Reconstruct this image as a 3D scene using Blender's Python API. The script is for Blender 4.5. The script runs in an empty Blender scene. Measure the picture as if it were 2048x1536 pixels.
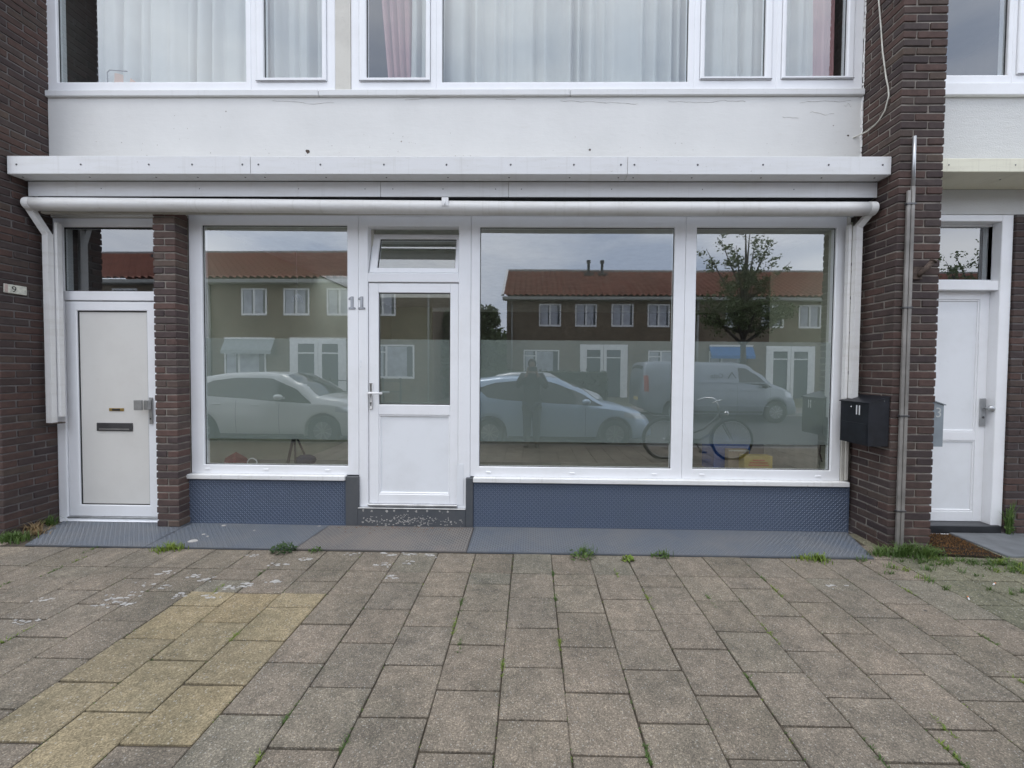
import bpy, math, random
from math import sin, cos, pi, radians, sqrt
from mathutils import Vector, Matrix

random.seed(11)
SC = bpy.context.scene
COL = SC.collection

# ------------------------------------------------------------------ camera
cam_d = bpy.data.cameras.new("camera")
cam = bpy.data.objects.new("camera", cam_d)
COL.objects.link(cam)
SC.camera = cam
cam_d.sensor_width = 36.0
cam_d.lens = 36.0 * 800 / 2048
cam_d.shift_x = -26 / 2048
cam_d.shift_y = -11 / 2048
cam_d.clip_start = 0.02
cam_d.clip_end = 600
_y, _p, _r = radians(0.865), radians(1.513), radians(0.47)
F = Vector((-sin(_y) * cos(_p), cos(_y) * cos(_p), -sin(_p)))
R0 = F.cross(Vector((0, 0, 1))).normalized()
U0 = R0.cross(F)
Rv = R0 * cos(_r) + U0 * sin(_r)
Uv = U0 * cos(_r) - R0 * sin(_r)
cam.matrix_world = Matrix(((Rv.x, Uv.x, -F.x, 0.0), (Rv.y, Uv.y, -F.y, -3.8),
                           (Rv.z, Uv.z, -F.z, 1.525), (0, 0, 0, 1)))

# ------------------------------------------------------------------ world: overcast with a little blue
W = bpy.data.worlds.new("World")
SC.world = W
W.use_nodes = True
wt = W.node_tree
wt.nodes.clear()
n_out = wt.nodes.new("ShaderNodeOutputWorld")
n_bg = wt.nodes.new("ShaderNodeBackground")
n_bg.inputs[1].default_value = 0.1
sky = wt.nodes.new("ShaderNodeTexSky")
sky.sky_type = 'NISHITA'
sky.sun_disc = False
sky.sun_elevation = radians(66)
sky.sun_rotation = radians(214)
tc = wt.nodes.new("ShaderNodeTexCoord")
mp = wt.nodes.new("ShaderNodeMapping")
mp.inputs['Scale'].default_value = (1.0, 1.0, 2.6)
mp.inputs['Location'].default_value = (2.3, 0.7, 0.0)
nz = wt.nodes.new("ShaderNodeTexNoise")
nz.inputs['Scale'].default_value = 2.1
nz.inputs['Detail'].default_value = 5
nz.inputs['Roughness'].default_value = 0.5
cr = wt.nodes.new("ShaderNodeValToRGB")
cr.color_ramp.elements[0].position = 0.36
cr.color_ramp.elements[0].color = (6.0, 7.0, 9.0, 1)
cr.color_ramp.elements[1].position = 0.66
cr.color_ramp.elements[1].color = (12.9, 13.1, 13.6, 1)
mx = wt.nodes.new("ShaderNodeMix")
mx.data_type = 'RGBA'
mx.inputs[0].default_value = 0.92
wl = wt.links
wl.new(tc.outputs['Generated'], mp.inputs[0])
wl.new(mp.outputs[0], nz.inputs['Vector'])
wl.new(nz.outputs[0], cr.inputs[0])
wl.new(sky.outputs[0], mx.inputs[6])
wl.new(cr.outputs[0], mx.inputs[7])
wl.new(mx.outputs[2], n_bg.inputs[0])
wl.new(n_bg.outputs[0], n_out.inputs[0])

# ------------------------------------------------------------------ sun through cloud
sun_d = bpy.data.lights.new("sun", 'SUN')
sun_d.energy = 0.5
sun_d.angle = radians(16)
sun_d.color = (1.0, 0.96, 0.9)
sun = bpy.data.objects.new("sun", sun_d)
COL.objects.link(sun)
sun.rotation_euler = Vector((-0.28, -0.42, 1.15)).to_track_quat('Z', 'Y').to_euler()
sun.location = (-3, -8, 12)

SC.view_settings.view_transform = 'Standard'
SC.view_settings.look = 'None'
SC.view_settings.exposure = 0.80
SC.view_settings.gamma = 1.0
SC.view_settings.use_curve_mapping = False
SC.render.engine = 'CYCLES'
SC.cycles.max_bounces = 8
SC.cycles.transparent_max_bounces = 12
SC.cycles.use_denoising = True

# ================================================================== materials
MATS = {}


def newmat(name):
    m = bpy.data.materials.new(name)
    m.use_nodes = True
    nt = m.node_tree
    nt.nodes.clear()
    out = nt.nodes.new("ShaderNodeOutputMaterial")
    MATS[name] = m
    return m, nt, out


def N(nt, typ, **kw):
    n = nt.nodes.new(typ)
    for k, v in kw.items():
        if hasattr(n, k) and k not in n.inputs:
            setattr(n, k, v)
        else:
            n.inputs[k.replace('_', ' ')].default_value = v
    return n


def rgb(c):
    return (c[0], c[1], c[2], 1.0)


def ramp(nt, fac, stops):
    r = nt.nodes.new("ShaderNodeValToRGB")
    e = r.color_ramp.elements
    while len(e) < len(stops):
        e.new(0.5)
    for i, (p, c) in enumerate(stops):
        e[i].position = p
        e[i].color = rgb(c) if len(c) == 3 else c
    nt.links.new(fac, r.inputs[0])
    return r.outputs[0]


def mix(nt, fac, a, b, blend='MIX'):
    m = nt.nodes.new("ShaderNodeMix")
    m.data_type = 'RGBA'
    m.blend_type = blend
    for sock, v in ((0, fac), (6, a), (7, b)):
        if hasattr(v, 'links') or hasattr(v, 'is_linked'):
            nt.links.new(v, m.inputs[sock])
        elif isinstance(v, (int, float)):
            m.inputs[sock].default_value = v
        else:
            m.inputs[sock].default_value = rgb(v)
    return m.outputs[2]


def noise(nt, vec, scale, detail=4, rough=0.55, w=None):
    n = nt.nodes.new("ShaderNodeTexNoise")
    if w is not None:
        n.noise_dimensions = '4D'
        nt.links.new(w, n.inputs['W'])
    n.inputs['Scale'].default_value = scale
    n.inputs['Detail'].default_value = detail
    n.inputs['Roughness'].default_value = rough
    nt.links.new(vec, n.inputs['Vector'])
    return n.outputs[0]


def pos(nt):
    return nt.nodes.new("ShaderNodeNewGeometry").outputs['Position']


def objc(nt):
    return nt.nodes.new("ShaderNodeTexCoord").outputs['Object']


def oinfo(nt):
    return nt.nodes.new("ShaderNodeObjectInfo").outputs['Random']


def math_n(nt, op, a, b=0.0):
    m = nt.nodes.new("ShaderNodeMath")
    m.operation = op
    for i, v in enumerate((a, b)):
        if isinstance(v, (int, float)):
            m.inputs[i].default_value = v
        else:
            nt.links.new(v, m.inputs[i])
    return m.outputs[0]


def bump(nt, h, strength, dist=0.01):
    b = nt.nodes.new("ShaderNodeBump")
    b.inputs['Strength'].default_value = strength
    b.inputs['Distance'].default_value = dist
    nt.links.new(h, b.inputs['Height'])
    return b.outputs[0]


def finish(nt, out, color, rough=0.6, metal=0.0, normal=None, spec=0.5, coat=0.0):
    b = nt.nodes.new("ShaderNodeBsdfPrincipled")
    if hasattr(color, 'is_linked'):
        nt.links.new(color, b.inputs['Base Color'])
    else:
        b.inputs['Base Color'].default_value = rgb(color)
    if hasattr(rough, 'is_linked'):
        nt.links.new(rough, b.inputs['Roughness'])
    else:
        b.inputs['Roughness'].default_value = rough
    b.inputs['Metallic'].default_value = metal
    b.inputs['Specular IOR Level'].default_value = spec
    b.inputs['Coat Weight'].default_value = coat
    if normal is not None:
        nt.links.new(normal, b.inputs['Normal'])
    nt.links.new(b.outputs[0], out.inputs[0])
    return b


def simple(name, color, rough=0.6, metal=0.0, var=0.12, scale=8.0, bmp=0.0, bscale=60, spec=0.5, coat=0.0):
    """plain surface with slight mottling"""
    m, nt, out = newmat(name)
    p = pos(nt)
    f = noise(nt, p, scale, 5)
    lo = tuple(c * (1 - var) for c in color)
    hi = tuple(min(1, c * (1 + var)) for c in color)
    c = ramp(nt, f, [(0.3, lo), (0.7, hi)])
    nrm = bump(nt, noise(nt, p, bscale, 4), bmp, 0.004) if bmp else None
    finish(nt, out, c, rough, metal, nrm, spec, coat)
    return m


# white plastic frames
def mk_frame(name, col, dirt, amount):
    m, nt, out = newmat(name)
    p = pos(nt)
    f = noise(nt, p, 2.2, 6, 0.65)
    g = noise(nt, p, 30, 4, 0.6)
    c = mix(nt, ramp(nt, f, [(0.45, (0, 0, 0)), (0.8, (amount,) * 3)]), col, dirt)
    c = mix(nt, ramp(nt, g, [(0.62, (0, 0, 0)), (0.8, (amount * 0.7,) * 3)]), c, dirt)
    finish(nt, out, c, 0.32, 0, bump(nt, noise(nt, p, 3.0, 2), 0.05, 0.01))
    return m


mk_frame('pvc', (0.87, 0.88, 0.90), (0.55, 0.54, 0.50), 0.25)
mk_frame('pvc_inner', (0.82, 0.84, 0.865), (0.5, 0.5, 0.48), 0.25)
mk_frame('door_panel_cream', (0.72, 0.71, 0.675), (0.52, 0.50, 0.46), 0.3)
mk_frame('cream_wood', (0.62, 0.60, 0.54), (0.30, 0.28, 0.24), 0.5)


def mk_panel(name, col, bscale, bstr, specks=True):
    m, nt, out = newmat(name)
    p = pos(nt)
    big = noise(nt, p, 1.3, 5, 0.6)
    c = ramp(nt, big, [(0.3, tuple(v * 0.9 for v in col)), (0.7, col)])
    mpn = nt.nodes.new("ShaderNodeMapping")
    mpn.inputs['Scale'].default_value = (3.0, 1.0, 14.0)
    nt.links.new(p, mpn.inputs[0])
    st = noise(nt, mpn.outputs[0], 1.5, 5, 0.7)
    c = mix(nt, ramp(nt, st, [(0.60, (0, 0, 0)), (0.75, (0.22,) * 3)]), c, (0.55, 0.52, 0.46))
    if specks:
        v = nt.nodes.new("ShaderNodeTexVoronoi")
        v.inputs['Scale'].default_value = 6.0
        nt.links.new(p, v.inputs['Vector'])
        sp = ramp(nt, v.outputs['Distance'], [(0.03, (1, 1, 1)), (0.055, (0, 0, 0))])
        gate = ramp(nt, v.outputs['Color'], [(0.80, (0, 0, 0)), (0.81, (1, 1, 1))])
        sm = mix(nt, 1.0, sp, gate, 'MULTIPLY')
        c = mix(nt, mix(nt, 1.0, sm, (0.75, 0.75, 0.75), 'MULTIPLY'), c, (0.17, 0.13, 0.1))
    h = mix(nt, 0.5, noise(nt, p, bscale, 6, 0.65), st)
    finish(nt, out, c, 0.62, 0, bump(nt, h, bstr, 0.012))
    return m


mk_panel('render_white', (0.745, 0.745, 0.73), 16, 0.28)
mk_panel('stucco_white', (0.66, 0.665, 0.65), 90, 0.9, False)


def mk_trim(name, col, dirt):
    """painted board with grime along streaks"""
    m, nt, out = newmat(name)
    p = pos(nt)
    mpn = nt.nodes.new("ShaderNodeMapping")
    mpn.inputs['Scale'].default_value = (1.2, 1.2, 9.0)
    nt.links.new(p, mpn.inputs[0])
    f = noise(nt, mpn.outputs[0], 2.2, 7, 0.7)
    mp2 = nt.nodes.new("ShaderNodeMapping")
    mp2.inputs['Scale'].default_value = (18.0, 1.0, 0.8)
    nt.links.new(p, mp2.inputs[0])
    g = noise(nt, mp2.outputs[0], 1.6, 5, 0.6)
    c = mix(nt, ramp(nt, f, [(0.48, (0, 0, 0)), (0.78, (0.55,) * 3)]), col, dirt)
    c = mix(nt, ramp(nt, g, [(0.56, (0, 0, 0)), (0.8, (0.34,) * 3)]), c, tuple(v * .85 for v in dirt))
    s = noise(nt, p, 55, 3, 0.6)
    c = mix(nt, ramp(nt, s, [(0.68, (0, 0, 0)), (0.76, (0.5,) * 3)]), c, (0.28, 0.25, 0.2))
    finish(nt, out, c, 0.5, 0, bump(nt, f, 0.08, 0.01))
    return m


mk_trim('canopy_paint', (0.72, 0.725, 0.73), (0.58, 0.57, 0.53))
mk_trim('canopy_cream', (0.74, 0.72, 0.58), (0.52, 0.49, 0.38))
mk_trim('sill_paint', (0.80, 0.80, 0.79), (0.55, 0.52, 0.45))
mk_trim('old_beam', (0.46, 0.44, 0.38), (0.16, 0.14, 0.11))
mk_trim('awning_paint', (0.74, 0.735, 0.72), (0.54, 0.51, 0.46))


def mk_brick(name, stops, stain=0.5):
    m, nt, out = newmat(name)
    r = oinfo(nt)
    oc = objc(nt)
    w = math_n(nt, 'MULTIPLY', r, 90.0)
    base = ramp(nt, r, stops)
    f = noise(nt, oc, 16, 6, 0.7, w)
    c = mix(nt, 1.0, base, ramp(nt, f, [(0.25, (0.68, 0.67, 0.69)), (0.75, (1.28, 1.25, 1.22))]), 'MULTIPLY')
    g = noise(nt, oc, 70, 4, 0.7, w)
    c = mix(nt, ramp(nt, g, [(0.55, (0, 0, 0)), (0.8, (0.5,) * 3)]), c, (0.03, 0.028, 0.03))
    wh = noise(nt, oc, 30, 3, 0.7, w)
    c = mix(nt, ramp(nt, wh, [(0.68, (0, 0, 0)), (0.82, (0.35,) * 3)]), c, (0.26, 0.24, 0.22))
    finish(nt, out, c, 0.88, 0, bump(nt, mix(nt, 0.5, f, g), 0.7, 0.006), 0.35)
    return m


BR = [(0.0, (0.051, 0.039, 0.039)), (0.2, (0.059, 0.043, 0.041)), (0.4, (0.070, 0.048, 0.042)), (0.55, (0.081, 0.052, 0.045)),
      (0.7, (0.089, 0.055, 0.047)), (0.82, (0.079, 0.059, 0.050)), (0.92, (0.061, 0.048, 0.047)), (1.0, (0.088, 0.065, 0.052))]
mk_brick('brick', BR)
mk_brick('brick_light', [(p, tuple(min(1, v * 1.35) for v in c)) for p, c in BR])
simple('mortar', (0.240, 0.216, 0.188), 0.95, 0, 0.35, 7, 0.8, 120)
simple('mortar_dark', (0.136, 0.126, 0.122), 0.95, 0, 0.35, 7, 0.8, 120)


def mk_paver(name, stops, speck, grain):
    # aggregate concrete: fine grains, a few pale stones, stains, gum
    m, nt, out = newmat(name)
    r = oinfo(nt)
    p = pos(nt)
    base = ramp(nt, r, stops)
    big = noise(nt, p, 2.0, 5, 0.6)
    base = mix(nt, 1.0, base, ramp(nt, big, [(0.28, (0.72, 0.74, 0.73)), (0.72, (1.24, 1.21, 1.17))]), 'MULTIPLY')
    mid = noise(nt, p, 14, 6, 0.72)
    base = mix(nt, 1.0, base, ramp(nt, mid, [(0.3, (0.74, 0.75, 0.74)), (0.7, (1.25, 1.25, 1.22))]), 'MULTIPLY')
    # moss tint
    ms = noise(nt, p, 3.1, 6, 0.7)
    base = mix(nt, ramp(nt, ms, [(0.55, (0, 0, 0)), (0.78, (0.3,) * 3)]), base, (0.12, 0.125, 0.085))
    v = nt.nodes.new("ShaderNodeTexVoronoi")
    v.inputs['Scale'].default_value = grain
    v.inputs['Randomness'].default_value = 1.0
    nt.links.new(p, v.inputs['Vector'])
    sep = nt.nodes.new("ShaderNodeSeparateColor")
    nt.links.new(v.outputs['Color'], sep.inputs[0])
    grains = ramp(nt, sep.outputs[0], [(0.0, (0.62, 0.61, 0.60)), (0.5, (0.97, 0.97, 0.97)), (0.86, (1.18, 1.16, 1.13)), (0.95, speck), (1.0, speck)])
    c = mix(nt, 1.0, base, grains, 'MULTIPLY')
    v2 = nt.nodes.new("ShaderNodeTexVoronoi")
    v2.inputs['Scale'].default_value = grain * 0.5
    nt.links.new(p, v2.inputs['Vector'])
    sep2 = nt.nodes.new("ShaderNodeSeparateColor")
    nt.links.new(v2.outputs['Color'], sep2.inputs[0])
    big_sp = mix(nt, 1.0, ramp(nt, sep2.outputs[1], [(0.88, (0, 0, 0)), (0.90, (1, 1, 1))]),
                 ramp(nt, v2.outputs['Distance'], [(0.28, (1, 1, 1)), (0.42, (0, 0, 0))]), 'MULTIPLY')
    c = mix(nt, mix(nt, 1.0, big_sp, (0.5, 0.5, 0.5), 'MULTIPLY'), c, (0.46, 0.45, 0.41))
    # chewing-gum / drip spots
    v3 = nt.nodes.new("ShaderNodeTexVoronoi")
    v3.inputs['Scale'].default_value = 1.7
    nt.links.new(p, v3.inputs['Vector'])
    gum = ramp(nt, v3.outputs['Distance'], [(0.016, (0.8, 0.8, 0.8)), (0.026, (0, 0, 0))])
    c = mix(nt, gum, c, (0.05, 0.05, 0.05))
    h = mix(nt, 0.6, v.outputs['Distance'], mid)
    finish(nt, out, c, 0.9, 0, bump(nt, h, 0.6, 0.004), 0.3)
    return m


mk_paver('paver', [(0.0, (0.175, 0.152, 0.124)), (0.35, (0.198, 0.168, 0.139)), (0.6, (0.189, 0.165, 0.139)), (0.8, (0.212, 0.180, 0.147)), (1.0, (0.180, 0.165, 0.137))],
         (1.65, 1.62, 1.55), 240)
mk_paver('paver_yellow', [(0.0, (0.246, 0.197, 0.125)), (0.5, (0.269, 0.224, 0.147)), (1.0, (0.227, 0.190, 0.132))], (1.360, 1.360, 1.360), 200)
mk_paver('paver_green', [(0.0, (0.150, 0.145, 0.107)), (1.0, (0.192, 0.182, 0.134))], (1.440, 1.440, 1.360), 170)
simple('joint_sand', (0.064, 0.051, 0.036), 0.95, 0, 0.5, 12, 0.8, 80)


def mk_plate(name, col, dust, dust_amt, rough):
    m, nt, out = newmat(name)
    p = pos(nt)
    f = noise(nt, p, 1.7, 7, 0.7)
    g = noise(nt, p, 26, 5, 0.7)
    c = mix(nt, ramp(nt, f, [(0.35, (0, 0, 0)), (0.7, (dust_amt,) * 3)]), col, dust)
    c = mix(nt, ramp(nt, g, [(0.5, (0, 0, 0)), (0.75, (dust_amt * 0.6,) * 3)]), c, dust)
    finish(nt, out, c, rough, 0.0, bump(nt, g, 0.1, 0.002), 0.5)
    return m


mk_plate('riser_blue', (0.076, 0.100, 0.150), (0.080, 0.100, 0.132), 0.5, 0.36)
mk_plate('plate_blue', (0.090, 0.106, 0.130), (0.168, 0.160, 0.148), 0.6, 0.45)
mk_plate('plate_worn', (0.092, 0.091, 0.092), (0.192, 0.160, 0.132), 0.8, 0.5)
mk_plate('riser_tread', (0.150, 0.182, 0.245), (0.144, 0.176, 0.232), 0.5, 0.33)
mk_plate('plate_tread', (0.160, 0.184, 0.220), (0.232, 0.228, 0.220), 0.6, 0.4)
mk_plate('worn_tread', (0.226, 0.220, 0.214), (0.288, 0.248, 0.208), 0.8, 0.45)
mk_plate('cheek_grey', (0.070, 0.078, 0.089), (0.139, 0.135, 0.131), 0.4, 0.5)
simple('stone_slab', (0.136, 0.144, 0.152), 0.75, 0, 0.25, 6, 0.4, 80)
simple('stone_black', (0.022, 0.023, 0.026), 0.35, 0, 0.3, 6)
simple('paint_splash', (0.400, 0.384, 0.360), 0.8, 0, 0.25, 20)
simple('crack_grey', (0.44, 0.42, 0.39), 0.9, 0, 0.3, 20)
simple('rubber', (0.012, 0.012, 0.013), 0.6)
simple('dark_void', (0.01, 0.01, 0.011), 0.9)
simple('steel', (0.42, 0.42, 0.41), 0.38, 0.9, 0.15, 12)
simple('zinc', (0.48, 0.49, 0.50), 0.42, 0.85, 0.2, 9)
simple('steel_dark', (0.12, 0.12, 0.125), 0.35, 0.7, 0.15, 12)
simple('brass', (0.45, 0.31, 0.10), 0.4, 0.8, 0.2, 20)
simple('conduit_grey', (0.240, 0.228, 0.212), 0.5, 0.25, 0.3, 5)
simple('conduit_old', (0.20, 0.185, 0.17), 0.6, 0.1, 0.35, 5)
simple('rust_orange', (0.16, 0.085, 0.045), 0.9, 0, 0.4, 30)
simple('rust', (0.085, 0.062, 0.05), 0.85, 0.2, 0.5, 40, 0.6, 90)
simple('box_black', (0.010, 0.0115, 0.016), 0.42, 0, 0.4, 14, 0.05, 200)
simple('box_grey', (0.240, 0.276, 0.304), 0.45, 0, 0.1, 10)
simple('print_white', (0.80, 0.80, 0.80), 0.5)
simple('print_faint', (0.46, 0.48, 0.48), 0.5)
simple('digit_grey', (0.46, 0.48, 0.52), 0.35, 0.5)
simple('digit_edge', (0.06, 0.065, 0.075), 0.5)
simple('ceramic', (0.60, 0.60, 0.52), 0.4, 0, 0.25, 40)
simple('ceramic_pink', (0.50, 0.40, 0.36), 0.5, 0, 0.2, 40)
simple('ink', (0.03, 0.028, 0.025), 0.6)
simple('cable_white', (0.55, 0.54, 0.48), 0.6, 0, 0.25, 10)
simple('coir', (0.184, 0.101, 0.047), 1.0, 0, 0.4, 60, 1.0, 220, 0.1)
simple('coir_dark', (0.03, 0.022, 0.016), 1.0, 0, 0.4, 60, 1.0, 220, 0.1)
# interiors
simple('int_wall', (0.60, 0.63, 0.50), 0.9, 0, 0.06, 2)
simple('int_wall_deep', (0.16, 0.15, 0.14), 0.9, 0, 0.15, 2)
simple('int_floor', (0.45, 0.43, 0.36), 0.6, 0, 0.15, 3)
simple('int_ceiling', (0.6, 0.6, 0.57), 0.9)
simple('platform_felt', (0.26, 0.26, 0.22), 0.9)
simple('alloy_dark', (0.20, 0.205, 0.21), 0.45, 0.4)
simple('panel_pale', (0.55, 0.53, 0.46), 0.7)
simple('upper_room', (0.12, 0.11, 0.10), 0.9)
simple('crate_blue', (0.025, 0.09, 0.34), 0.5)
simple('cardboard', (0.36, 0.28, 0.19), 0.85)
simple('carton_yellow', (0.50, 0.38, 0.10), 0.7)
simple('print_orange', (0.55, 0.18, 0.06), 0.7)
simple('cloth_red', (0.20, 0.04, 0.035), 0.9)
simple('cloth_navy', (0.035, 0.04, 0.07), 0.9)
simple('chair_peach', (0.62, 0.36, 0.24), 0.7)


def mk_cloth(name, col, trans):
    m, nt, out = newmat(name)
    p = pos(nt)
    f = noise(nt, p, 5, 4)
    c = ramp(nt, f, [(0.3, tuple(v * 0.93 for v in col)), (0.7, col)])
    d = nt.nodes.new("ShaderNodeBsdfDiffuse")
    t = nt.nodes.new("ShaderNodeBsdfTranslucent")
    nt.links.new(c, d.inputs[0])
    nt.links.new(c, t.inputs[0])
    a = nt.nodes.new("ShaderNodeMixShader")
    a.inputs[0].default_value = trans
    nt.links.new(d.outputs[0], a.inputs[1])
    nt.links.new(t.outputs[0], a.inputs[2])
    nt.links.new(a.outputs[0], out.inputs[0])
    return m


mk_cloth('net_curtain', (0.70, 0.70, 0.675), 0.2)
mk_cloth('pink_curtain', (0.58, 0.33, 0.34), 0.1)


def mk_glass(name, r0, r1, tint, wave=0.012):
    """coated window pane: mirror-like share over a clear, slightly tinted rest"""
    m, nt, out = newmat(name)
    lw = nt.nodes.new("ShaderNodeLayerWeight")
    lw.inputs['Blend'].default_value = 0.25
    mr = nt.nodes.new("ShaderNodeMapRange")
    mr.inputs['To Min'].default_value = r0
    mr.inputs['To Max'].default_value = r1
    nt.links.new(lw.outputs['Facing'], mr.inputs[0])
    gl = nt.nodes.new("ShaderNodeBsdfGlossy")
    gl.inputs['Roughness'].default_value = 0.0
    gl.inputs['Color'].default_value = (0.96, 0.98, 1.0, 1)
    tr = nt.nodes.new("ShaderNodeBsdfTransparent")
    tr.inputs['Color'].default_value = rgb(tint)
    p = pos(nt)
    nt.links.new(bump(nt, noise(nt, p, 1.1, 1, 0.3), wave, 0.05), gl.inputs['Normal'])
    ms = nt.nodes.new("ShaderNodeMixShader")
    nt.links.new(mr.outputs[0], ms.inputs[0])
    nt.links.new(tr.outputs[0], ms.inputs[1])
    nt.links.new(gl.outputs[0], ms.inputs[2])
    nt.links.new(ms.outputs[0], out.inputs[0])
    return m


mk_glass('glass', 0.24, 0.55, (0.93, 0.96, 0.94))
mk_glass('glass_dull', 0.17, 0.5, (0.8, 0.84, 0.84))
mk_glass('glass_upper', 0.11, 0.45, (0.86, 0.9, 0.9))
_m, _nt, _o = newmat('glass_back')
_t = _nt.nodes.new("ShaderNodeBsdfTransparent")
_nt.links.new(_t.outputs[0], _o.inputs[0])


def mk_film():
    m, nt, out = newmat('frosted_film')
    d = N(nt, "ShaderNodeBsdfDiffuse", Color=(0.70, 0.76, 0.75, 1))
    t = N(nt, "ShaderNodeBsdfTranslucent", Color=(0.75, 0.8, 0.78, 1))
    tr = N(nt, "ShaderNodeBsdfTransparent", Color=(0.9, 0.93, 0.92, 1))
    a = nt.nodes.new("ShaderNodeMixShader")
    a.inputs[0].default_value = 0.5
    nt.links.new(d.outputs[0], a.inputs[1])
    nt.links.new(t.outputs[0], a.inputs[2])
    b = nt.nodes.new("ShaderNodeMixShader")
    b.inputs[0].default_value = 0.40
    nt.links.new(tr.outputs[0], b.inputs[1])
    nt.links.new(a.outputs[0], b.inputs[2])
    nt.links.new(b.outputs[0], out.inputs[0])


mk_film()
# street side
simple('asphalt', (0.055, 0.055, 0.056), 0.9, 0, 0.2, 8, 0.5, 90)
simple('kerb_stone', (0.27, 0.26, 0.25), 0.85, 0, 0.15, 8)
simple('far_paving', (0.19, 0.17, 0.155), 0.9, 0, 0.15, 4)
simple('garden_soil', (0.09, 0.085, 0.05), 1.0, 0, 0.3, 4)
simple('white_paint', (0.78, 0.78, 0.77), 0.5)
simple('far_glass', (0.035, 0.045, 0.055), 0.12, 0, 0.2, 1, spec=0.8)
simple('far_curtain', (0.40, 0.42, 0.46), 0.35, 0, 0.25, 3)
simple('far_door', (0.06, 0.075, 0.085), 0.4)
simple('gutter', (0.30, 0.30, 0.28), 0.6)
simple('flue_dark', (0.025, 0.028, 0.03), 0.5)
simple('awning_blue', (0.03, 0.16, 0.42), 0.8)
simple('awning_stripe', (0.34, 0.36, 0.36), 0.8)
simple('fence_dark', (0.03, 0.032, 0.03), 0.6)


def mk_housebrick():
    m, nt, out = newmat('house_brick')
    oc = objc(nt)
    mpn = nt.nodes.new("ShaderNodeMapping")
    mpn.inputs['Rotation'].default_value = (radians(90), 0, 0)
    nt.links.new(oc, mpn.inputs[0])
    b = nt.nodes.new("ShaderNodeTexBrick")
    b.inputs['Scale'].default_value = 4.6
    b.inputs['Mortar Size'].default_value = 0.012
    b.inputs['Brick Width'].default_value = 1.0
    b.inputs['Row Height'].default_value = 0.3
    b.inputs['Color1'].default_value = (0.145, 0.115, 0.08, 1)
    b.inputs['Color2'].default_value = (0.185, 0.143, 0.098, 1)
    b.inputs['Mortar'].default_value = (0.23, 0.20, 0.16, 1)
    nt.links.new(mpn.outputs[0], b.inputs['Vector'])
    f = noise(nt, oc, 0.9, 5)
    c = mix(nt, 1.0, b.outputs[0], ramp(nt, f, [(0.3, (0.8, 0.8, 0.8)), (0.7, (1.15, 1.15, 1.15))]), 'MULTIPLY')
    finish(nt, out, c, 0.9)


mk_housebrick()


def mk_rooftile():
    m, nt, out = newmat('roof_tile')
    oc = objc(nt)
    f = noise(nt, oc, 6, 5, 0.7)
    g = noise(nt, oc, 0.8, 3)
    c = ramp(nt, f, [(0.3, (0.215, 0.082, 0.055)), (0.7, (0.32, 0.132, 0.09))])
    c = mix(nt, 1.0, c, ramp(nt, g, [(0.3, (0.8, 0.8, 0.8)), (0.7, (1.15, 1.15, 1.15))]), 'MULTIPLY')
    finish(nt, out, c, 0.8)


mk_rooftile()
simple('car_white', (0.58, 0.59, 0.58), 0.25, 0, 0.03, 2, coat=0.6)
simple('car_blue_silver', (0.37, 0.47, 0.60), 0.3, 0.35, 0.05, 2, coat=0.6)
simple('car_silver', (0.45, 0.46, 0.47), 0.3, 0.4, 0.05, 2, coat=0.6)
simple('van_silver', (0.25, 0.275, 0.31), 0.32, 0.35, 0.05, 2, coat=0.5)
simple('car_glass', (0.014, 0.017, 0.018), 0.05, 0, 0.1, 2, spec=0.8)
simple('car_trim', (0.02, 0.02, 0.021), 0.6)
simple('tyre', (0.016, 0.016, 0.017), 0.85)
simple('alloy', (0.42, 0.43, 0.44), 0.35, 0.7)
simple('lamp_clear', (0.65, 0.68, 0.7), 0.1, 0.4)
simple('lamp_red', (0.35, 0.03, 0.015), 0.2)
simple('bike_black', (0.02, 0.02, 0.022), 0.4)
simple('chrome', (0.7, 0.7, 0.7), 0.2, 1.0)
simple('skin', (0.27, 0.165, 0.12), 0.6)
simple('jacket_dark', (0.035, 0.036, 0.034), 0.85, 0, 0.2, 12)
simple('trousers_dark', (0.035, 0.04, 0.05), 0.85, 0, 0.2, 12)
simple('hair_brown', (0.035, 0.024, 0.016), 0.7)
simple('phone_black', (0.015, 0.015, 0.016), 0.3)


def mk_leaf(name, a, b):
    m, nt, out = newmat(name)
    p = pos(nt)
    f = noise(nt, p, 9, 4, 0.7)
    c = ramp(nt, f, [(0.3, a), (0.7, b)])
    d = N(nt, "ShaderNodeBsdfPrincipled", Roughness=0.6)
    nt.links.new(c, d.inputs['Base Color'])
    t = nt.nodes.new("ShaderNodeBsdfTranslucent")
    nt.links.new(c, t.inputs[0])
    s = nt.nodes.new("ShaderNodeMixShader")
    s.inputs[0].default_value = 0.3
    nt.links.new(d.outputs[0], s.inputs[1])
    nt.links.new(t.outputs[0], s.inputs[2])
    nt.links.new(s.outputs[0], out.inputs[0])


mk_leaf('leaf_tree', (0.075, 0.105, 0.04), (0.155, 0.20, 0.08))
mk_leaf('leaf_bush', (0.055, 0.085, 0.03), (0.11, 0.155, 0.055))
mk_leaf('leaf_hedge', (0.018, 0.032, 0.012), (0.04, 0.06, 0.02))
mk_leaf('grass_green', (0.06, 0.12, 0.025), (0.13, 0.20, 0.05))
mk_leaf('grass_bright', (0.14, 0.22, 0.03), (0.26, 0.33, 0.06))
mk_leaf('weed_dark', (0.025, 0.055, 0.018), (0.06, 0.11, 0.03))
mk_leaf('grass_dry', (0.22, 0.15, 0.07), (0.32, 0.23, 0.12))
simple('bark', (0.05, 0.042, 0.034), 0.9)


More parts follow.
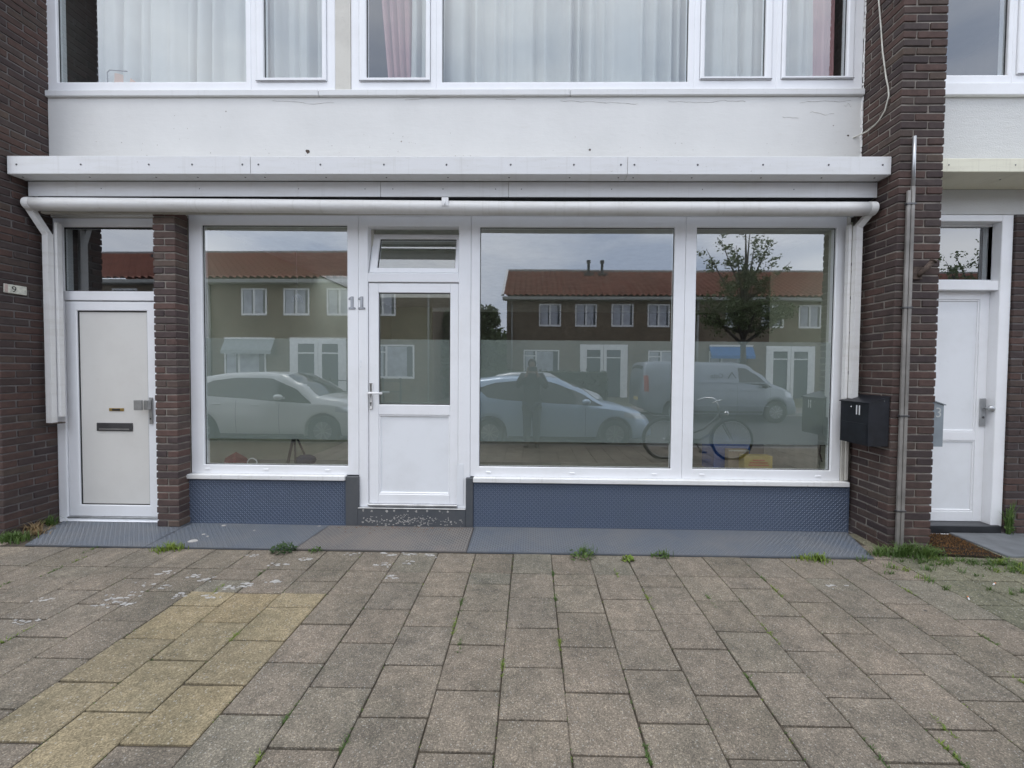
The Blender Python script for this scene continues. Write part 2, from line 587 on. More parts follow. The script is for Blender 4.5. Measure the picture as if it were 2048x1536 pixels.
# ================================================================== mesh helpers
class MB:
    def __init__(self):
        self.v = []
        self.f = []
        self.m = []

    def add(self, verts, faces, mi=0):
        o = len(self.v)
        self.v.extend([tuple(p) for p in verts])
        for f in faces:
            self.f.append(tuple(o + i for i in f))
            self.m.append(mi)
        return self

    def box(self, x0, x1, y0, y1, z0, z1, ch=0.0, mi=0):
        if ch <= 0:
            vs = [(x0, y0, z0), (x1, y0, z0), (x1, y1, z0), (x0, y1, z0), (x0, y0, z1), (x1, y0, z1), (x1, y1, z1), (x0, y1, z1)]
            fs = [(0, 3, 2, 1), (4, 5, 6, 7), (0, 1, 5, 4), (1, 2, 6, 5), (2, 3, 7, 6), (3, 0, 4, 7)]
            return self.add(vs, fs, mi)
        ch = min(ch, abs(x1 - x0) * .45, abs(y1 - y0) * .45, abs(z1 - z0) * .45)
        vs = []
        idx = {}
        for sx in (0, 1):
            for sy in (0, 1):
                for sz in (0, 1):
                    c = (x1 if sx else x0, y1 if sy else y0, z1 if sz else z0)
                    d = (-ch if sx else ch, -ch if sy else ch, -ch if sz else ch)
                    for a in range(3):
                        q = [c[i] + (0 if i == a else d[i]) for i in range(3)]
                        idx[(sx, sy, sz, a)] = len(vs)
                        vs.append(q)
        fs = []
        for a in range(3):
            b, c = (a + 1) % 3, (a + 2) % 3
            for s in (0, 1):
                loop = []
                for (tb, tc_) in ((0, 0), (1, 0), (1, 1), (0, 1)):
                    k = [0, 0, 0]
                    k[a], k[b], k[c] = s, tb, tc_
                    loop.append(idx[(k[0], k[1], k[2], a)])
                fs.append(tuple(loop if s else loop[::-1]))
        for a in range(3):
            b, c = (a + 1) % 3, (a + 2) % 3
            for tb in (0, 1):
                for tc_ in (0, 1):
                    k0, k1 = [0, 0, 0], [0, 0, 0]
                    k0[a], k1[a] = 0, 1
                    k0[b] = k1[b] = tb
                    k0[c] = k1[c] = tc_
                    q = (idx[(*k0, b)], idx[(*k1, b)], idx[(*k1, c)], idx[(*k0, c)])
                    fs.append(q if (tb == tc_) else q[::-1])
        for sx in (0, 1):
            for sy in (0, 1):
                for sz in (0, 1):
                    q = tuple(idx[(sx, sy, sz, a)] for a in range(3))
                    fs.append(q if (sx + sy + sz) % 2 == 1 else q[::-1])
        return self.add(vs, fs, mi)

    def tube(self, pts, r, n=8, mi=0, caps=True):
        pts = [Vector(p) for p in pts]
        rs = r if isinstance(r, (list, tuple)) else [r] * len(pts)
        rings = []
        prev = None
        for i, p in enumerate(pts):
            if i == 0:
                t = pts[1] - p
            elif i == len(pts) - 1:
                t = p - pts[i - 1]
            else:
                t = (pts[i + 1] - p).normalized() + (p - pts[i - 1]).normalized()
            t.normalize()
            if prev is None:
                a = Vector((0, 0, 1)) if abs(t.z) < 0.9 else Vector((1, 0, 0))
                u = t.cross(a).normalized()
            else:
                u = (prev - t * prev.dot(t)).normalized()
            prev = u
            w = t.cross(u)
            rings.append([p + (u * cos(2 * pi * k / n) + w * sin(2 * pi * k / n)) * rs[i] for k in range(n)])
        vs = [q for rg in rings for q in rg]
        fs = []
        for i in range(len(pts) - 1):
            for k in range(n):
                fs.append((i * n + k, i * n + (k + 1) % n, (i + 1) * n + (k + 1) % n, (i + 1) * n + k))
        if caps:
            fs.append(tuple(range(n))[::-1])
            fs.append(tuple((len(pts) - 1) * n + k for k in range(n)))
        return self.add(vs, fs, mi)

    def bar(self, p0, p1, wx, wy, mi=0, up=(0, 0, 1)):
        """rectangular bar from p0 to p1"""
        p0, p1 = Vector(p0), Vector(p1)
        t = (p1 - p0).normalized()
        u = t.cross(Vector(up))
        if u.length < 1e-4:
            u = Vector((1, 0, 0))
        u.normalize()
        w = u.cross(t)
        vs = []
        for p in (p0, p1):
            for a, b in ((-1, -1), (1, -1), (1, 1), (-1, 1)):
                vs.append(p + u * a * wx / 2 + w * b * wy / 2)
        return self.add(vs, [(3, 2, 1, 0), (4, 5, 6, 7), (0, 1, 5, 4), (1, 2, 6, 5), (2, 3, 7, 6), (3, 0, 4, 7)], mi)

    def prism_y(self, pts, y0, y1, mi=0):
        """polygon of (x,z) points extruded from y0 (front) to y1"""
        n = len(pts)
        vs = [(x, y0, z) for x, z in pts] + [(x, y1, z) for x, z in pts]
        fs = [tuple(range(n)), tuple(range(2 * n - 1, n - 1, -1))]
        for i in range(n):
            j = (i + 1) % n
            fs.append((j, i, n + i, n + j))
        return self.add(vs, fs, mi)

    def prism_x(self, pts, x0, x1, mi=0):
        n = len(pts)
        vs = [(x0, y, z) for y, z in pts] + [(x1, y, z) for y, z in pts]
        fs = [tuple(range(n)), tuple(range(2 * n - 1, n - 1, -1))]
        for i in range(n):
            j = (i + 1) % n
            fs.append((j, i, n + i, n + j))
        return self.add(vs, fs, mi)

    def prism_z(self, pts, z0, z1, mi=0):
        n = len(pts)
        vs = [(x, y, z0) for x, y in pts] + [(x, y, z1) for x, y in pts]
        fs = [tuple(range(n))[::-1], tuple(range(n, 2 * n))]
        for i in range(n):
            j = (i + 1) % n
            fs.append((i, j, n + j, n + i))
        return self.add(vs, fs, mi)

    def ring(self, o, i, prof, mi=0):
        """mitred frame between outer rect o and inner rect i=(x0,x1,z0,z1); prof: (t, y) with t 0 outer .. 1 inner"""
        vs = []
        for t, y in prof:
            r = [o[k] + (i[k] - o[k]) * t for k in range(4)]
            vs += [(r[0], y, r[2]), (r[1], y, r[2]), (r[1], y, r[3]), (r[0], y, r[3])]
        fs = []
        n = len(prof)
        for a in range(n - 1):
            for k in range(4):
                l = (k + 1) % 4
                fs.append((a * 4 + k, a * 4 + l, (a + 1) * 4 + l, (a + 1) * 4 + k))
        return self.add(vs, fs, mi)

    def frame(self, o, i, y0, y1, ch=0.004, mi=0):
        w = max(0.001, min(abs(i[0] - o[0]), abs(o[1] - i[1]), abs(i[2] - o[2]), abs(o[3] - i[3])))
        c = min(0.3, ch / w)
        return self.ring(o, i, [(0, y1), (0, y0 + ch), (c, y0), (1 - c, y0), (1, y0 + ch), (1, y1)], mi)

    def disc(self, c, r, n=16, axis='y', mi=0, off=0.0):
        vs = []
        for k in range(n):
            a = 2 * pi * k / n
            if axis == 'y':
                vs.append((c[0] + r * cos(a), c[1], c[2] + r * sin(a)))
            elif axis == 'z':
                vs.append((c[0] + r * cos(a), c[1] + r * sin(a), c[2]))
            else:
                vs.append((c[0], c[1] + r * cos(a), c[2] + r * sin(a)))
        return self.add(vs, [tuple(range(n))], mi)

    def ball(self, c, r, sx=1, sy=1, sz=1, n=10, mi=0):
        vs = []
        fs = []
        m = n // 2
        for i in range(m + 1):
            th = pi * i / m
            for k in range(n):
                a = 2 * pi * k / n
                vs.append((c[0] + r * sx * sin(th) * cos(a), c[1] + r * sy * sin(th) * sin(a), c[2] + r * sz * cos(th)))
        for i in range(m):
            for k in range(n):
                fs.append((i * n + k, (i + 1) * n + k, (i + 1) * n + (k + 1) % n, i * n + (k + 1) % n))
        return self.add(vs, fs, mi)

    def mesh(self, name, mats, smooth=False):
        me = bpy.data.meshes.new(name)
        me.from_pydata(self.v, [], self.f)
        for mt in (mats if isinstance(mats, (list, tuple)) else [mats]):
            me.materials.append(MATS[mt])
        if len(me.materials) > 1:
            me.polygons.foreach_set('material_index', self.m)
        if smooth:
            me.polygons.foreach_set('use_smooth', [True] * len(me.polygons))
        me.update()
        return me

    def obj(self, name, mats, parent=None, smooth=False, kind=None):
        o = bpy.data.objects.new(name, self.mesh(name, mats, smooth))
        COL.objects.link(o)
        if parent is not None:
            o.parent = parent
        if kind:
            o['kind'] = kind
        return o


def thing(name, label, cat, loc=(0, 0, 0), rz=0.0, group=None):
    o = bpy.data.objects.new(name, None)
    COL.objects.link(o)
    o.location = loc
    o.rotation_euler = (0, 0, rz)
    o.empty_display_size = 0.1
    o['label'] = label
    o['category'] = cat
    if group:
        o['group'] = group
    return o


def tag(o, label, cat, group=None):
    o['label'] = label
    o['category'] = cat
    if group:
        o['group'] = group
    return o


def struct(o):
    o['kind'] = 'structure'
    return o


def kids(o):
    return [c for c in bpy.data.objects if c.parent == o]


def copy_tree(o, parent=None):
    c = o.copy()
    COL.objects.link(c)
    if parent is not None:
        c.parent = parent
    for ch in kids(o):
        copy_tree(ch, c)
    return c


def text_mesh(txt, size, depth=0.002):
    cu = bpy.data.curves.new("lettering", 'FONT')
    cu.body = txt
    cu.size = size
    cu.extrude = depth
    cu.resolution_u = 3
    cu.align_x = 'CENTER'
    cu.align_y = 'CENTER'
    ob = bpy.data.objects.new("lettering", cu)
    COL.objects.link(ob)
    bpy.context.view_layer.update()
    dg = bpy.context.evaluated_depsgraph_get()
    me = bpy.data.meshes.new_from_object(ob.evaluated_get(dg))
    bpy.data.objects.remove(ob)
    bpy.data.curves.remove(cu)
    me.materials.clear()
    return me


def text_obj(txt, size, mat, loc, rot, parent, name='lettering', depth=0.002):
    me = text_mesh(txt, size, depth)
    me.materials.append(MATS[mat])
    o = bpy.data.objects.new(name, me)
    COL.objects.link(o)
    o.parent = parent
    o.location = loc
    o.rotation_euler = rot
    return o


def pane(x0, x1, z0, z1, y, parent, mat='glass', name='pane'):
    """a 4 mm glass sheet; the outer face is the reflecting coat"""
    b = MB()
    vs = [(x0, y, z0), (x1, y, z0), (x1, y, z1), (x0, y, z1), (x0, y + .004, z0), (x1, y + .004, z0), (x1, y + .004, z1), (x0, y + .004, z1)]
    b.add(vs, [(0, 1, 2, 3)], 0)
    b.add(vs, [(7, 6, 5, 4), (1, 0, 4, 5), (2, 1, 5, 6), (3, 2, 6, 7), (0, 3, 7, 4)], 1)
    return b.obj(name, [mat, 'glass_back'], parent)


def gz(y):
    """height of the pavement, falling 1 % towards the street"""
    return 0.01 * (y + 0.55)


G = 0.025          # depth of the panes behind the frame faces

# ================================================================== building shell and frames
shop = thing('shop_building', 'white fronted shop number 11 with wide display windows under a white canopy', 'shop', (0, 0, 0))


def window(outer, panes, name='shop_window', parent=shop, y=0.0, mat='pvc', gmat='glass', film=None, gasket=True, back=0.07):
    """a frame filled round each opening; panes: (x0,x1,z0,z1)"""
    fr = MB()
    xs = sorted(panes)
    o = outer
    for k, p in enumerate(xs):
        l = o[0] if k == 0 else (xs[k - 1][1] + p[0]) / 2
        r = o[1] if k == len(xs) - 1 else (p[1] + xs[k + 1][0]) / 2
        fr.frame((l, r, o[2], o[3]), p, y, y + back, 0.004)
    w = fr.obj(name, mat, parent)
    for p in xs:
        pane(p[0] - .004, p[1] + .004, p[2] - .004, p[3] + .004, y + G, w, gmat)
        if gasket:
            g = MB()
            g.frame((p[0] - .002, p[1] + .002, p[2] - .002, p[3] + .002), (p[0] + .005, p[1] - .005, p[2] + .005, p[3] - .005), y + G - .005, y + G - .0005, 0.0015)
            g.obj('gasket', 'rubber', w)
        if film:
            f = MB()
            f.box(p[0] + .004, p[1] - .004, y + G + .006, y + G + .0066, film[0], film[1])
            f.obj('frosted_film', 'frosted_film', w)
    return w


FILM = (0.815, 1.79)
w1 = window((-3.28, -1.650, .481, 2.95), [(-3.155, -1.755, .565, 2.862)], film=FILM)
w2 = window((-.575, 1.438, .481, 2.95), [(-.491, 1.336, .577, 2.850)], film=FILM)
w3 = window((1.441, 2.925, .481, 2.95), [(1.541, 2.835, .577, 2.852)], film=FILM)
for w, xs in ((w1, (-3.12, -2.55, -1.95)), (w2, (-.40, .40, 1.18)), (w3, (1.63, 2.72))):
    for x in xs:
        MB().box(x - .024, x + .024, -.009, .004, .517, .533, .003).obj('drain_cap', 'pvc', w)

# entrance door 11
dr = MB()
dr.frame((-1.647, -.578, .171, 2.95), (-1.560, -.692, .205, 2.854), 0, .09, .004)
door = dr.obj('entrance_door', 'pvc', shop)
door['label'] = 'white half glazed shop door with a tilted fanlight above'
MB().box(-1.560, -.692, .001, .08, 2.330, 2.416, .004).obj('transom_bar', 'pvc', door)
leaf = MB()
leaf.frame((-1.556, -.695, .207, 2.322), (-1.462, -.775, 1.162, 2.232), .012, .06, .005)
leaf_o = MB()
L0 = (-1.556, -.695, .207, 2.322)
lp = MB()
lp.box(-1.556, -1.462, .012, .062, .207, 2.322, .004)
lp.box(-.775, -.695, .012, .062, .207, 2.322, .004)
lp.box(-1.4615, -.7755, .012, .062, 2.232, 2.322, .004)
lp.box(-1.4615, -.7755, .012, .062, 1.064, 1.162, .004)
lp.box(-1.4615, -.7755, .012, .062, .207, .297, .004)
lp.obj('leaf', 'pvc', door)
MB().box(-1.464, -.773, .030, .045, .295, 1.066).obj('lower_panel', 'pvc_inner', door)
bd = MB()
bd.frame((-1.4617, -.7753, .297, 1.0638), (-1.447, -.790, .312, 1.049), .018, .031, .003)
bd.obj('bead', 'pvc', door)
pane(-1.466, -.771, 1.158, 2.236, .012 + G, door)
g = MB()
g.frame((-1.4618, -.7752, 1.162, 2.232), (-1.455, -.782, 1.169, 2.225), .031, .036, .0015)
g.obj('gasket', 'rubber', door)
MB().box(-1.455, -.782, .044, .0446, 1.169, 1.79).obj('frosted_film', 'frosted_film', door)
hd = MB()
hd.box(-1.548, -1.516, -.001, .0125, 1.117, 1.371, .004)
hd.tube([(-1.532, 0, 1.275), (-1.532, -.05, 1.275), (-1.520, -.058, 1.275), (-1.402, -.058, 1.274)], .0105, 8)
hd.obj('door_handle', 'print_white', door, True)
kh = MB()
kh.disc((-1.532, -.0025, 1.178), .0075, 10)
kh.box(-1.535, -1.529, -.0035, -.0015, 1.152, 1.176)
kh.obj('keyhole', 'ink', door)
MB().box(-1.556, -.695, -.022, .010, .186, .206, .003).obj('weather_bar', 'zinc', door)
MB().box(-.700, -.640, -.004, .0, .205, .60).obj('kick_strip', 'pvc_inner', door)
# tilted fanlight
tl = thing_dummy = bpy.data.objects.new('fanlight', None)
COL.objects.link(tl)
tl.parent = door
tl.location = (0, 0.012, 2.421)
tl.rotation_euler = (radians(-15.5), 0, 0)
fs = MB()
fs.frame((-1.553, -.697, .0, .415), (-1.482, -.735, .052, .368), 0, .06, .005)
fs.obj('sash', 'pvc', tl)
gg = MB()
gg.frame((-1.483, -.734, .051, .369), (-1.476, -.741, .058, .362), .019, .0245, .0015)
gg.obj('gasket', 'rubber', tl)
pane(-1.486, -.731, .048, .372, G, tl, 'glass_dull')
# seal the fanlight's reveal
rv = MB()
rv.box(-1.560, -1.545, .0905, .16, 2.33, 2.95)
rv.box(-.705, -.692, .0905, .16, 2.33, 2.95)
rv.obj('inner_reveal', 'cream_wood', door)

# frame head and old beam above the shop frames
MB().box(-3.285, 2.985, -.004, .09, 2.951, 2.985, .004).obj('frame_head', 'pvc_inner', shop)
MB().box(-3.285, 3.025, -.02, .1, 2.987, 3.035, .006).obj('timber_beam', 'old_beam', shop)
tb = MB()
tb.box(-4.602, -3.29, -.012, .1, 2.926, 3.0, .004)
tb.obj('door_head_board', 'cream_wood', shop)
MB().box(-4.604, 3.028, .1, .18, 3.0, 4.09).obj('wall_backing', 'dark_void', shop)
MB().box(-4.5, 3.0, -.185, -.021, 3.037, 3.0605).obj('painted_gap_shade', 'dark_void', shop)  # black panel painting the shade in the gap above the roller
# worn trim strip beside the right pier
ts = MB()
ts.box(2.928, 2.958, -.006, .06, .470, 2.95, .003)
ts.box(2.961, 2.990, -.018, .06, .49, 2.86, .004)
ts.obj('edge_strip', 'cream_wood', shop)
chips = MB()
random.seed(3)
for k in range(26):
    z = 2.72 - abs(random.gauss(0, .55))
    s = random.uniform(.004, .013)
    cxp = 2.963 + random.uniform(0, .02)
    chips.prism_y([(cxp + s * .6 * cos(a) * random.uniform(.6, 1.2), z + s * 1.8 * sin(a) * random.uniform(.6, 1.2)) for a in [i * 2 * pi / 7 for i in range(7)]], -.0195, -.0175)
chips.obj('paint_chips', 'ink', shop, kind='stuff')

# sills
for x0, x1 in ((-3.297, -1.766), (-.541, 2.985)):
    MB().box(x0, x1, -.05, .05, .436, .4805, .005).obj('window_sill', 'sill_paint', shop)


# chequer plate: a sheet with raised lozenges
def lozenges(u0, u1, v0, v1, pitch, fn, rnd, L=.0105, Wd=.0032, h=.0016):
    mb = MB()
    nu = int((u1 - u0) / pitch)
    nv = int((v1 - v0) / pitch)
    for i in range(nu):
        for j in range(nv):
            u = u0 + (i + .5) * pitch
            v = v0 + (j + .5) * pitch
            a = pi / 4 if (i + j) % 2 == 0 else -pi / 4
            ca, sa = cos(a), sin(a)
            ring0 = [(-L, 0), (0, -Wd), (L, 0), (0, Wd)]
            vs = []
            for (a_, b_) in ring0:
                vs.append(fn(u + a_ * ca - b_ * sa, v + a_ * sa + b_ * ca, 0))
            for (a_, b_) in ring0:
                a2, b2 = a_ * .72, b_ * .5
                vs.append(fn(u + a2 * ca - b2 * sa, v + a2 * sa + b2 * ca, h))
            mb.add(vs, [(4, 5, 6, 7), (0, 1, 5, 4), (1, 2, 6, 5), (2, 3, 7, 6), (3, 0, 4, 7)])
    return mb


for x0, x1 in ((-3.300, -1.766), (-.541, 3.005)):
    pl = MB().box(x0, x1, -.02, .05, -.03, .4355).obj('riser_plate', 'riser_blue', shop)
    lz = lozenges(x0 + .005, x1 - .005, .006, .432, .0205, lambda u, v, h: (u, -.0202 - h, v), 1, L=.0135, Wd=.0040, h=.0028)
    lz.obj('raised_tread', 'riser_tread', pl, kind='stuff')

for x0, x1 in ((-1.764, -1.646), (-.612, -.543)):
    MB().box(x0, x1, -.034, .05, -.02, .473, .003).obj('door_cheek', 'cheek_grey', shop)
st = MB().box(-1.645, -.613, -.036, .09, -.02, .168, .004).obj('door_step', 'cheek_grey', shop)
MB().box(-1.645, -.613, -.040, .02, .1685, .178, .002).obj('sill_strip', 'zinc', shop)


def blob_yz(mb, cxp, czp, s, y0, y1, asp=1.0):
    n = random.randint(7, 11)
    pts = []
    for i in range(n):
        a = 2 * pi * i / n
        r = s * random.uniform(.45, 1.15)
        pts.append((cxp + r * asp * cos(a), czp + r * sin(a)))
    mb.prism_y(pts, y0, y1)


sc_ = MB()
random.seed(5)
for k in range(9):
    x = -1.60 + .105 * k + random.uniform(-.03, .03)
    blob_yz(sc_, x, .150 + random.uniform(-.006, .004), random.uniform(.009, .015), -.0375, -.0355)
for k in range(170):
    x = random.gauss(-1.10, .24)
    if not -1.63 < x < -.63:
        continue
    z = .055 + random.gauss(0, .03)
    if .008 < z < .14:
        blob_yz(sc_, x, z, random.uniform(.002, .008), -.0372, -.0355, random.uniform(.8, 2.2))
for k in range(14):
    blob_yz(sc_, -1.55 + random.gauss(0, .05), .06 + random.gauss(0, .015), random.uniform(.004, .01), -.0372, -.0355, 1.4)
sc_.obj('plaster_scuffs', 'paint_splash', st, kind='stuff')

# white band of render, ledge, upper windows
pn = MB().box(-4.600, 3.027, -.012, .1, 3.33, 4.0435).obj('render_panel', 'render_white', shop)
brk = MB()
random.seed(8)
for (x, z, s) in ((-2.12, 3.545, .030), (.53, 3.56, .014), (2.9, 3.69, .012)):
    n = 12
    brk.prism_y([(x + s * random.uniform(.5, 1.1) * cos(2 * pi * i / n), z + s * .8 * random.uniform(.5, 1.1) * sin(2 * pi * i / n)) for i in range(n)], -.0135, -.0115)
brk.obj('chipped_patch', 'rust', pn)
crk = MB()
random.seed(52)


def crack(mb, x, z, steps, dx, dz, w, y):
    pts = [(x, z)]
    for _ in range(steps):
        x += dx * random.uniform(.4, 1.4)
        z += dz * random.uniform(-1, 1)
        pts.append((x, z))
    for (xa, za), (xb, zb) in zip(pts[:-1], pts[1:]):
        ww = w * random.uniform(.4, 1.3)
        mb.prism_y([(xa, za - ww), (xb, zb - ww), (xb, zb + ww), (xa, za + ww)], y, y + .002)


for (x, z, n_, dx, dz) in ((-2.45, 4.015, 16, .035, .006), (-1.2, 4.02, 9, .04, .005), (.25, 4.01, 20, .04, .007), (1.25, 4.0, 16, .05, .010), (2.45, 3.985, 12, .04, .012),
                           (2.55, 3.90, 8, .03, .012), (2.86, 3.96, 5, .012, .03), (-.35, 4.022, 7, .03, .004), (2.3, 3.86, 7, .03, .008)):
    crack(crk, x, z, n_, dx, dz, .0011, -.0135)
crk.obj('hairline_cracks', 'crack_grey', pn, kind='stuff')
dirt = MB()
for _ in range(150):
    x = random.uniform(-4.5, 3.0)
    z = 3.36 + abs(random.gauss(0, .22))
    if z > 4.0:
        continue
    sz = random.uniform(.0015, .0045)
    n_ = 6
    dirt.prism_y([(x + sz * random.uniform(.4, 1.2) * cos(2 * pi * i / n_), z + sz * random.uniform(.5, 1.6) * sin(2 * pi * i / n_)) for i in range(n_)], -.0132, -.0115)
dirt.obj('dirt_specks', 'crack_grey', pn, kind='stuff')
sm_ = MB()
z = 3.34
while z < 4.9:
    h_ = random.uniform(.02, .06)
    sm_.box(3.017 + random.uniform(-.006, .006), 3.028, -.017 - random.uniform(0, .006), -.010, z, z + h_, .002)
    z += h_ * random.uniform(.9, 1.3)
sm_.obj('mortar_smear', 'sill_paint', shop, kind='stuff')
MB().box(-4.604, 3.028, .0, .08, 5.601, 7.6).obj('upper_wall', 'render_white', shop)
for x0, x1 in ((-4.604, -2.008), (-2.004, .338), (.342, 3.029)):
    MB().box(x0, x1, -.036, .1, 4.0455, 4.104, .006).obj('ledge_board', 'canopy_paint', shop)
MB().box(-1.858, -1.715, -.004, .1, 4.1045, 5.6).obj('mullion_post', 'cream_wood', shop)

ZT = 5.6


def upper_window(outer, fixed, sashes, parent):
    """fixed panes sit in the frame; each sash is a raised casement"""
    fr = MB()
    o = outer
    cells = sorted([('f',) + p for p in fixed] + [('s',) + s for s in sashes], key=lambda c: c[1])
    for k, c in enumerate(cells):
        l = o[0] if k == 0 else (cells[k - 1][2] + c[1]) / 2
        r = o[1] if k == len(cells) - 1 else (c[2] + cells[k + 1][1]) / 2
        fr.frame((l, r, o[2], o[3]), (c[1], c[2], c[3], o[3] - .06), 0, .08, .004)
    w = fr.obj('upper_window', 'pvc', parent)
    for c in cells:
        if c[0] == 'f':
            pane(c[1] - .004, c[2] + .004, c[3] - .004, o[3] - .055, G, w, 'glass_upper')
            gk = MB()
            gk.frame((c[1], c[2], c[3], o[3] - .06), (c[1] + .007, c[2] - .007, c[3] + .006, o[3] - .066), G - .006, G - .001, .0015)
            gk.obj('gasket', 'rubber', w)
        else:
            _, x0, x1, z0, gx0, gx1, gz0 = c
            sh = MB()
            sh.frame((x0 + .003, x1 - .003, z0 + .003, o[3] - .062), (gx0, gx1, gz0, o[3] - .11), -.013, .06, .005)
            so = sh.obj('sash', 'pvc', w)
            MB().box(x0 + .002, x1 - .002, -.017, -.0135, z0 + .0005, z0 + .0045).obj('drip_edge', 'steel_dark', w)
            pane(gx0 - .004, gx1 + .004, gz0 - .004, o[3] - .105, G - .008, w, 'glass_upper')
            gk = MB()
            gk.frame((gx0, gx1, gz0, o[3] - .11), (gx0 + .007, gx1 - .007, gz0 + .006, o[3] - .116), G - .014, G - .009, .0015)
            gk.obj('gasket', 'rubber', w)
    return w


uw1 = upper_window((-4.620, -1.860, 4.107, ZT), [(-4.515, -2.709, 4.200)], [(-2.609, -1.940, 4.197, -2.537, -1.983, 4.230)], shop)
uw2 = upper_window((-1.713, 3.030, 4.107, ZT), [(-.856, 1.429, 4.190)],
                   [(-1.633, -.964, 4.196, -1.567, -1.009, 4.228), (1.536, 2.197, 4.203, 1.577, 2.132, 4.230), (2.282, 2.945, 4.206, 2.320, 2.874, 4.232)], shop)

# canopy with screwed fascia sheets
can = MB().box(-4.584, 3.022, -.326, .0, 3.190, 3.330).obj('canopy', 'old_beam', shop)
for x0, x1 in ((-4.586, -2.442), (-2.439, .806), (.809, 3.024)):
    c = MB()
    z1 = 3.336 if x0 < -3 else 3.332
    c.box(x0, x1, -.334, -.327, 3.181, z1, .003)
    c.box(x0, x1, -.3265, -.205, 3.181, 3.1885, .002)
    c.obj('fascia_sheet', 'canopy_paint', can)
random.seed(21)
scw = MB()
for x in [-4.5, -3.93, -3.33, -2.95, -2.51, -2.37, -1.83, -1.28, -.74, -.19, .35, .75, .865, 1.4, 1.95, 2.5, 2.95]:
    scw.ball((x, -.335, 3.262), .0085, 1, .5, 1, 8)
    scw.ball((x + random.uniform(-.03, .03), -.275, 3.1805), .0075, 1, 1, .5, 8)
scw.obj('screw_heads', 'steel_dark', can, kind='stuff')
lf = MB().box(-4.575, 3.026, -.190, .0, 3.062, 3.179).obj('lower_fascia', 'old_beam', shop)
for x0, x1 in ((-4.576, -1.363), (-1.360, -.217), (-.214, 3.027)):
    MB().box(x0, x1, -.199, -.191, 3.046, 3.179, .003).obj('fascia_board', 'canopy_paint', lf)
sc2 = MB()
for x in [-3.9, -3.0, -2.1, -1.5, -1.25, -.8, -.33, -.1, .7, 1.5, 2.3]:
    sc2.ball((x, -.1995, 3.115), .005, 1, .5, 1, 6)
sc2.obj('screw_heads', 'steel_dark', lf, kind='stuff')

# ------------------------------------------------ door number 9
d9 = MB()
d9.frame((-4.600, -3.49, -.022, 2.924), (-4.507, -3.53, .024, 2.842), 0, .09, .004)
door9 = d9.obj('house_door', 'pvc', shop)
door9['label'] = 'white door with cream panel, letter slot and dark fanlight beside the brick pilaster'
MB().box(-4.507, -3.53, .001, .08, 2.140, 2.229, .004).obj('transom_bar', 'pvc', door9)
pane(-4.511, -3.526, 2.227, 2.846, G, door9, 'glass_dull')
g = MB()
g.frame((-4.507, -3.53, 2.229, 2.842), (-4.499, -3.538, 2.237, 2.828), G - .006, G - .001, .0015)
g.obj('gasket', 'rubber', door9)
lf9 = MB()
lf9.frame((-4.503, -3.55, .042, 2.131), (-4.392, -3.706, .154, 2.044), .008, .06, .005)
lf9.obj('leaf', 'pvc', door9)
MB().box(-4.395, -3.703, .026, .04, .151, 2.047).obj('centre_panel', 'door_panel_cream', door9)
g = MB()
g.frame((-4.391, -3.707, .155, 2.043), (-4.383, -3.715, .163, 2.033), .019, .0255, .0015)
g.obj('gasket', 'rubber', door9)
ls = MB().box(-4.227, -3.874, .016, .027, .878, .957, .003).obj('letter_slot', 'steel_dark', door9)
MB().box(-4.20, -3.90, .011, .0155, .890, .902, .002).obj('slot_lip', 'steel', ls)
nm = MB().box(-4.106, -3.959, .021, .027, 1.072, 1.101, .002).obj('name_plate', 'brass', door9)
MB().box(-4.071, -3.994, .0185, .0205, 1.076, 1.097).obj('name_card', 'ink', nm)
hp = MB().box(-3.686, -3.652, -.006, .0075, .956, 1.210, .003).obj('handle_plate', 'steel', door9)
hk = MB()
hk.box(-3.70, -3.656, -.045, -.0065, 1.095, 1.188, .004)
hk.box(-3.780, -3.700, -.062, -.045, 1.092, 1.190, .004)
hk.obj('pull_knob', 'steel', door9)
MB().disc((-3.669, -.0075, 1.005), .008, 10).obj('keyhole', 'ink', door9)
MB().box(-4.505, -3.54, -.012, .04, .0245, .041, .003).obj('weather_bar', 'zinc', door9)
MB().box(-4.602, -3.488, -.022, .06, -.05, -.0225, .004).obj('threshold', 'cream_wood', door9)
for x in (-4.42, -3.72):
    MB().box(x - .02, x + .02, -.0055, .0, -.004, .006, .002).obj('drain_cap', 'pvc', door9)

# ------------------------------------------------ neighbouring front, number 13
nb = thing('neighbour_building', 'white stuccoed front of number 13 right of the brick pier', 'building', (0, 0, 0))
nd = MB()
nd.box(4.345, 4.447, .0, .16, .03, 2.975, .004)
nd.box(3.392, 3.47, .0, .16, .03, 2.975, .004)
nd.box(3.4705, 4.3445, .0, .16, 2.915, 2.975, .004)
nd.box(3.4705, 4.3445, .01, .15, 2.284, 2.372, .004)
door13 = nd.obj('neighbour_door', 'pvc', nb)
door13['label'] = 'white panelled door recessed between the brick pier and a pilaster'
tf = MB()
tf.frame((3.4705, 4.3745, 2.372, 2.915), (3.50, 4.345, 2.395, 2.895), .075, .12, .004)
tf.obj('fanlight_frame', 'pvc', door13)
pane(3.49, 4.35, 2.39, 2.90, .095, door13, 'glass_dull')
lf13 = MB()
lf13.box(3.4705, 3.55, .08, .13, .083, 2.283, .003)
lf13.box(4.258, 4.3445, .08, .13, .083, 2.283, .003)
lf13.box(3.5505, 4.2575, .08, .13, 2.208, 2.283, .003)
lf13.box(3.5505, 4.2575, .08, .13, .866, .948, .003)
lf13.box(3.5505, 4.2575, .08, .13, .083, .180, .003)
lf13.obj('leaf', 'pvc', door13)
